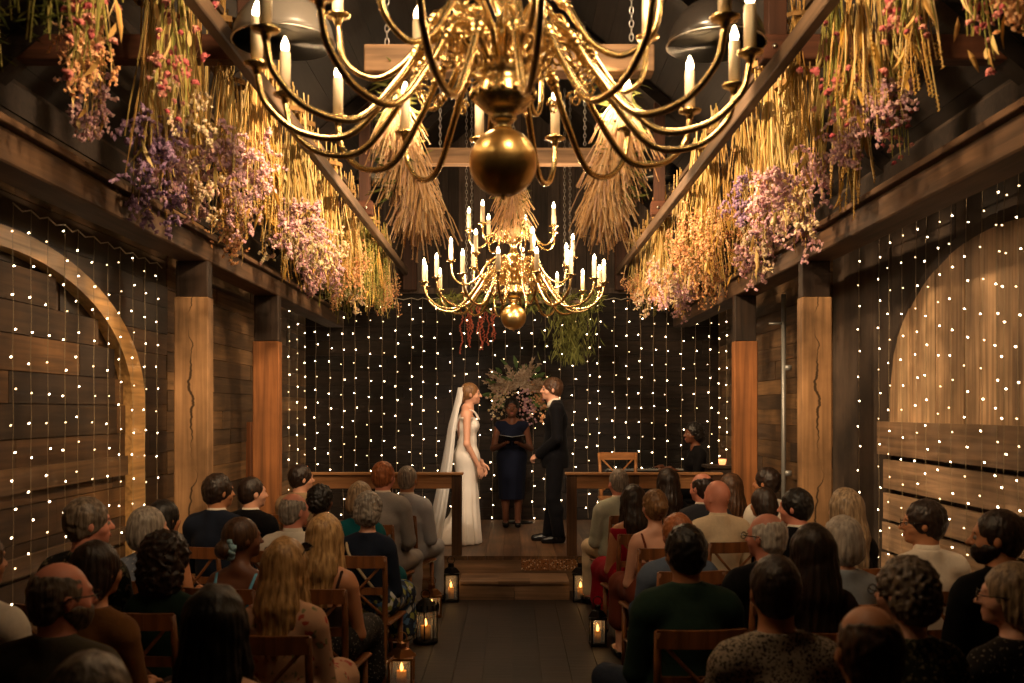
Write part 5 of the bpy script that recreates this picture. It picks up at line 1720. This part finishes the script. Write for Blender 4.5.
# bride
S = 1.745
b = empty('person', (-.0445 * 10.9, 10.9, SZ), R(-84)); tag(b, 'bride in fitted ivory gown with long veil facing the groom', 'person')
hx = (0, .03); sw = .180
sh = [(s * (sw - .012), -.015, S - .375) for s in (-1, 1)]; el = [(s * (sw + .035), -.02, S - .66) for s in (-1, 1)]; wr = [(-.13, .17, .86), (.175, .11, .845)]
hp = [(s * .075, -.01, .93) for s in (-1, 1)]; kn = [(s * .08, -.01, .50) for s in (-1, 1)]; an = [(s * .09, -.07, .10) for s in (-1, 1)]
f = Field((-.34, -.26, -.005), (.34, .48, S + .02), .008); torso(f, S, sw, False, hip=.93)
for i in range(2): arm(f, sh[i], el[i], wr[i], False); leg(f, hp[i], kn[i], an[i], False); foot(f, an[i], (0, 1, 0))
head_prims(f, S, hx, 0, False, 1.0)
parts = [hand_at('soft', wr[i], (-s * .1, .30, -.95), (-s * .8, -.4, -.2), s > 0, .92) for i, s in enumerate((-1, 1))]
body_mesh('body', f, 'skin_fair', b, parts); make_eyes(b, S, hx, 0, 1.0)
f = Field((-.62, -.62, -.005), (.62, .5, S - .2), .010)
torso(f, S, sw, False, .010, hip=.93)
f.ell((0, -.02, .93), (.172, .132, .15), .04)
f.cone((0, -.01, .92), (0, -.01, .52), .178, .165, .05, flat=.72)
f.cone((0, -.01, .52), (0, -.045, .05), .165, .245, .05, flat=.80)
f.cone((0, -.06, .22), (0, -.24, .03), .13, .20, .06)
f.fluted(.012, 13, (0, -.02), .0, .75, 1.0); f.fluted(.005, 27, (0, -.02), .0, .6, 2.0)
f.below(S - .37)
f.ell((0, -.16, S - .45), (.115, .13, .20), .012, 'sub')        # low back
f.above(.004)
body_mesh('wedding_gown', f, 'ivory', b)
mb = MB()
for s in (-1, 1):
    mb.tube(bez([(s * .085, .125, S - .40), (s * .105, .075, S - .32), (s * .118, 0, S - .292), (s * .115, -.06, S - .32), (s * .09, -.115, S - .42), (s * .07, -.118, S - .52)], 5), .007, 6)
mb.build('gown_straps', M['ivory'], b, smooth=True)
P, Q = hair_mesh('lowbun', S, hx, 0, .006, 1.0, 7); link('hair', np_mesh('hair', P, Q, M['hair_bridal']), b)
# veil: folded sheet from the back of the head to the floor
n, m = 34, 30; vs = []; fs = []
for j in range(m + 1):
    t = j / m; z = (S - .05) * (1 - t) + .015 * t
    yc = -.075 - .06 * min(1, t * 4) - .23 * t ** 1.5; hw = .045 + .10 * min(1, t * 3.5) + .17 * t
    for i in range(n + 1):
        a = (i / n - .5) * PI * (.95 if t > .1 else 1.1)
        fold = .016 * (t ** .7) * math.sin(i * 1.55 + 1.5 * t) + .012 * t * math.sin(i * .7 + 3 * t)
        x = math.sin(a) * (hw + fold); y = yc - (math.cos(a) - .45) * (.05 + .11 * t + fold)
        vs.append((x, y, z))
for j in range(m):
    for i in range(n):
        q = j * (n + 1) + i; fs.append((q, q + 1, q + n + 2, q + n + 1))
mb = MB(); mb._add(vs, fs, .5); v_ = mb.build('veil', M['veil'], b, smooth=True)
sm = v_.modifiers.new('thickness', 'SOLIDIFY'); sm.thickness = .002
mb = MB(); mb.tube([(.055 * math.cos(a), -.055 + .01 * math.sin(a), S - .045 + .012 * math.sin(a * 1.0)) for a in [PI * k / 8 for k in range(9)]], .006, 6); mb.build('hair_comb', M['ivory'], b, smooth=True)

# officiant, facing the camera
S = 1.60
c = empty('person', (-.0002 * 12.5, 12.45, SZ), R(180)); tag(c, 'officiant in sleeveless midnight dress reading from an open folder', 'person')
hx = (0, .02); sw = .185
sh = [(s * (sw - .012), -.01, S - .375) for s in (-1, 1)]; el = [(s * (sw + .045), -.01, S - .63) for s in (-1, 1)]; wr = [(s * .10, .24, 1.045) for s in (-1, 1)]
hp = [(s * .085, 0, .84) for s in (-1, 1)]; kn = [(s * .085, .01, .46) for s in (-1, 1)]; an = [(s * .075, -.01, .095) for s in (-1, 1)]
f = Field((-.34, -.26, -.005), (.34, .48, S + .02), .008); torso(f, S, sw, False, .004, hip=.86)
for i in range(2): arm(f, sh[i], el[i], wr[i], False, .004); leg(f, hp[i], kn[i], an[i], False); foot(f, an[i], (0, 1, 0))
head_prims(f, S, hx, 0, False, 1.05)
parts = [hand_at('grip', wr[i], (-s * .55, .75, .05), (0, 0, 1), s < 0, .92) for i, s in enumerate((-1, 1))]
body_mesh('body', f, 'skin_dark', c, parts); make_eyes(c, S, hx, 0, 1.05)
f = Field((-.34, -.3, .25), (.34, .34, S - .2), .008); torso(f, S, sw, False, .014, hip=.86)
f.cone((0, 0, .86), (0, .0, .36), .188, .158, .05, flat=.78)
f.fluted(.004, 12, (0, 0), .3, .8, 1.0); f.below(S - .285); f.ell((0, .05, S - .27), (.075, .12, .055), .01, 'sub'); f.above(.34)
body_mesh('dress', f, 'midnight', c)
P, Q = hair_mesh('updo', S, hx, 0, .0065, 1.05, 9); link('hair', np_mesh('hair', P, Q, M['hair_black']), c)
for i in range(2):
    f = Field((an[i][0] - .08, an[i][1] - .12, -.005), (an[i][0] + .08, an[i][1] + .26, .13), .006); foot(f, an[i], (0, 1, 0), .006); f.below(.06); f.above(.002); body_mesh('shoe', f, 'leather', c)
t = empty('open_folder', (0, 12.45 - .33, SZ + 1.07), 0); tag(t, 'open dark folder with grey pages held by the officiant', 'folder')
mb = MB()
for s in (-1, 1): mb.box((s * .085, 0, .012), (.168, .225, .008), (R(-28), s * R(-9), 0), bev=.002)
mb.build('cover', M['leather'], t)
mb = MB()
for s in (-1, 1): mb.box((s * .082, .002, .021), (.150, .205, .008), (R(-28), s * R(-9), 0), bev=.002)
mb.build('pages', M['paper'], t)

# pianist
pX, pY = .183 * 11.35, 11.35
rt = seated('pianist in black seated at the keyboard on the right of the stage', pX, pY, 1.30, False, 'skin_dark', 'black', 'curly', 'blouse', 'black', 'trousers', 'black', yaw=.1, byaw=R(98), eyes=True, arms='keys', z0=SZ, seed=77)
t = empty('piano_stool', (pX, pY, SZ)); tag(t, 'black padded stool under the pianist', 'stool')
mb = MB(); mb.box((0, 0, .43), (.42, .36, .06), bev=.02); mb.build('cushion', M['black'], t)
for s in (-1, 1):
    for q in (-1, 1):
        mb = MB(); mb.box((s * .17, q * .14, .2), (.03, .03, .40)); mb.build('leg', M['black_metal'], t)
t = empty('electric_piano', (1.50, 11.22, SZ), R(4)); tag(t, 'black electric piano keyboard on a stand in front of the pianist', 'keyboard')
mb = MB(); mb.box((0, 0, .74), (.94, .28, .07), bev=.01); mb.build('case', M['key_black'], t)
mb = MB()
for k in range(30): mb.box((-.41 + k * .0282, .03, .782), (.026, .15, .014), bev=.002)
mb.build('white_keys', M['key_white'], t)
mb = MB()
for k in range(29):
    if k % 7 not in (2, 6): mb.box((-.396 + k * .0282, .06, .795), (.013, .09, .016))
mb.build('black_keys', M['leather'], t)
mb = MB(); mb.box((0, -.142, .745), (.90, .004, .02)); mb.build('silver_strip', M['steel'], t)
for s in (-1, 1):
    mb = MB(); mb.beam((-.38 * s, -.1, 0), (.38 * s, .1, .71), .03, .04); mb.build('stand_leg', M['black_metal'], t)
ch = chair(1.165, 10.75, R(180), 'honey-coloured wooden chair on the stage before the keyboard', SZ, CHP, 1.10)
t = empty('folded_stand', (1.78, 10.9, SZ))
bpy.data.objects.remove(t)

# ------------------------------------------------------------------ light
def point(name, loc, e, col=(1, .68, .38), r=.1):
    l = bpy.data.lights.new(name, 'POINT'); l.energy = e; l.color = col; l.shadow_soft_size = r
    o = bpy.data.objects.new(name, l); COL.objects.link(o); o.location = loc; return o
def spot(name, loc, tgt, e, ang, col=(1, .66, .36), blend=.6, r=.08):
    l = bpy.data.lights.new(name, 'SPOT'); l.energy = e; l.color = col; l.spot_size = R(ang); l.spot_blend = blend; l.shadow_soft_size = r
    o = bpy.data.objects.new(name, l); COL.objects.link(o); o.location = loc
    o.rotation_euler = (Vector(tgt) - Vector(loc)).to_track_quat('-Z', 'Y').to_euler(); return o
WARM = (1, .67, .38)
for k, a in enumerate((0.3, 1.9, 3.5, 5.1)):
    point('chandelier_light', (-.03 + .62 * math.cos(a), 3.6 + .62 * math.sin(a), 3.32), 13, WARM, .06)
    point('chandelier_light', (.015 + .62 * math.cos(a), 9.6 + .62 * math.sin(a), 3.32), 23, WARM, .06)
# warm spotlights without modelled fixtures, aimed out at the hanging flowers
for sx in (-1, 1):
    for (Y, e) in ((4.2, 200), (6.3, 320), (8.3, 300), (10.6, 170)):
        spot('flower_spot', (sx * .25, Y - .6, 3.95 if Y < 9 else 3.7), (sx * 2.0, Y + .5, 3.35), e, 84, (1, .68, .38))
    spot('post_fill', (sx * .4, 5.2, 3.6), (sx * 2.3, 7.6, 1.6), 190, 50, (1, .66, .38))  # added fill with no fixture behind it, brightens the posts
for sx in (-1, 1):
    spot('stage_fill', (sx * 1.15, 7.6, 3.45), (-sx * .05, 11.9, 1.45), 215, 44, (1, .76, .52))  # unseen fill added to light the couple, officiant and altar flowers
spot('board_fill', (-.5, 4.3, 4.3), (-.25, 5.6, 3.3), 55, 100, (1, .74, .46))  # these lamps are added to lift the dark hanging boards and palm fans
spot('board_fill', (.5, 4.3, 4.3), (.25, 5.6, 3.3), 55, 100, (1, .74, .46))
spot('board_fill', (0, 7.6, 4.6), (0, 10.0, 3.5), 60, 95, (1, .72, .44))
W = bpy.data.worlds.new('world'); SC.world = W; W.use_nodes = True
W.node_tree.nodes['Background'].inputs[0].default_value = (1, .72, .50, 1)
W.node_tree.nodes['Background'].inputs[1].default_value = .05
SC.view_settings.view_transform = 'Standard'; SC.view_settings.look = 'None'; SC.view_settings.gamma = 1
SC.view_settings.use_curve_mapping = False
SC.view_settings.exposure = 0.35
SC.cycles.use_adaptive_sampling = True
SC.cycles.use_denoising = True
SC.cycles.max_bounces = 5; SC.cycles.diffuse_bounces = 2; SC.cycles.glossy_bounces = 3; SC.cycles.transparent_max_bounces = 12
SC.cycles.sample_clamp_indirect = 3
SC.cycles.use_light_tree = True
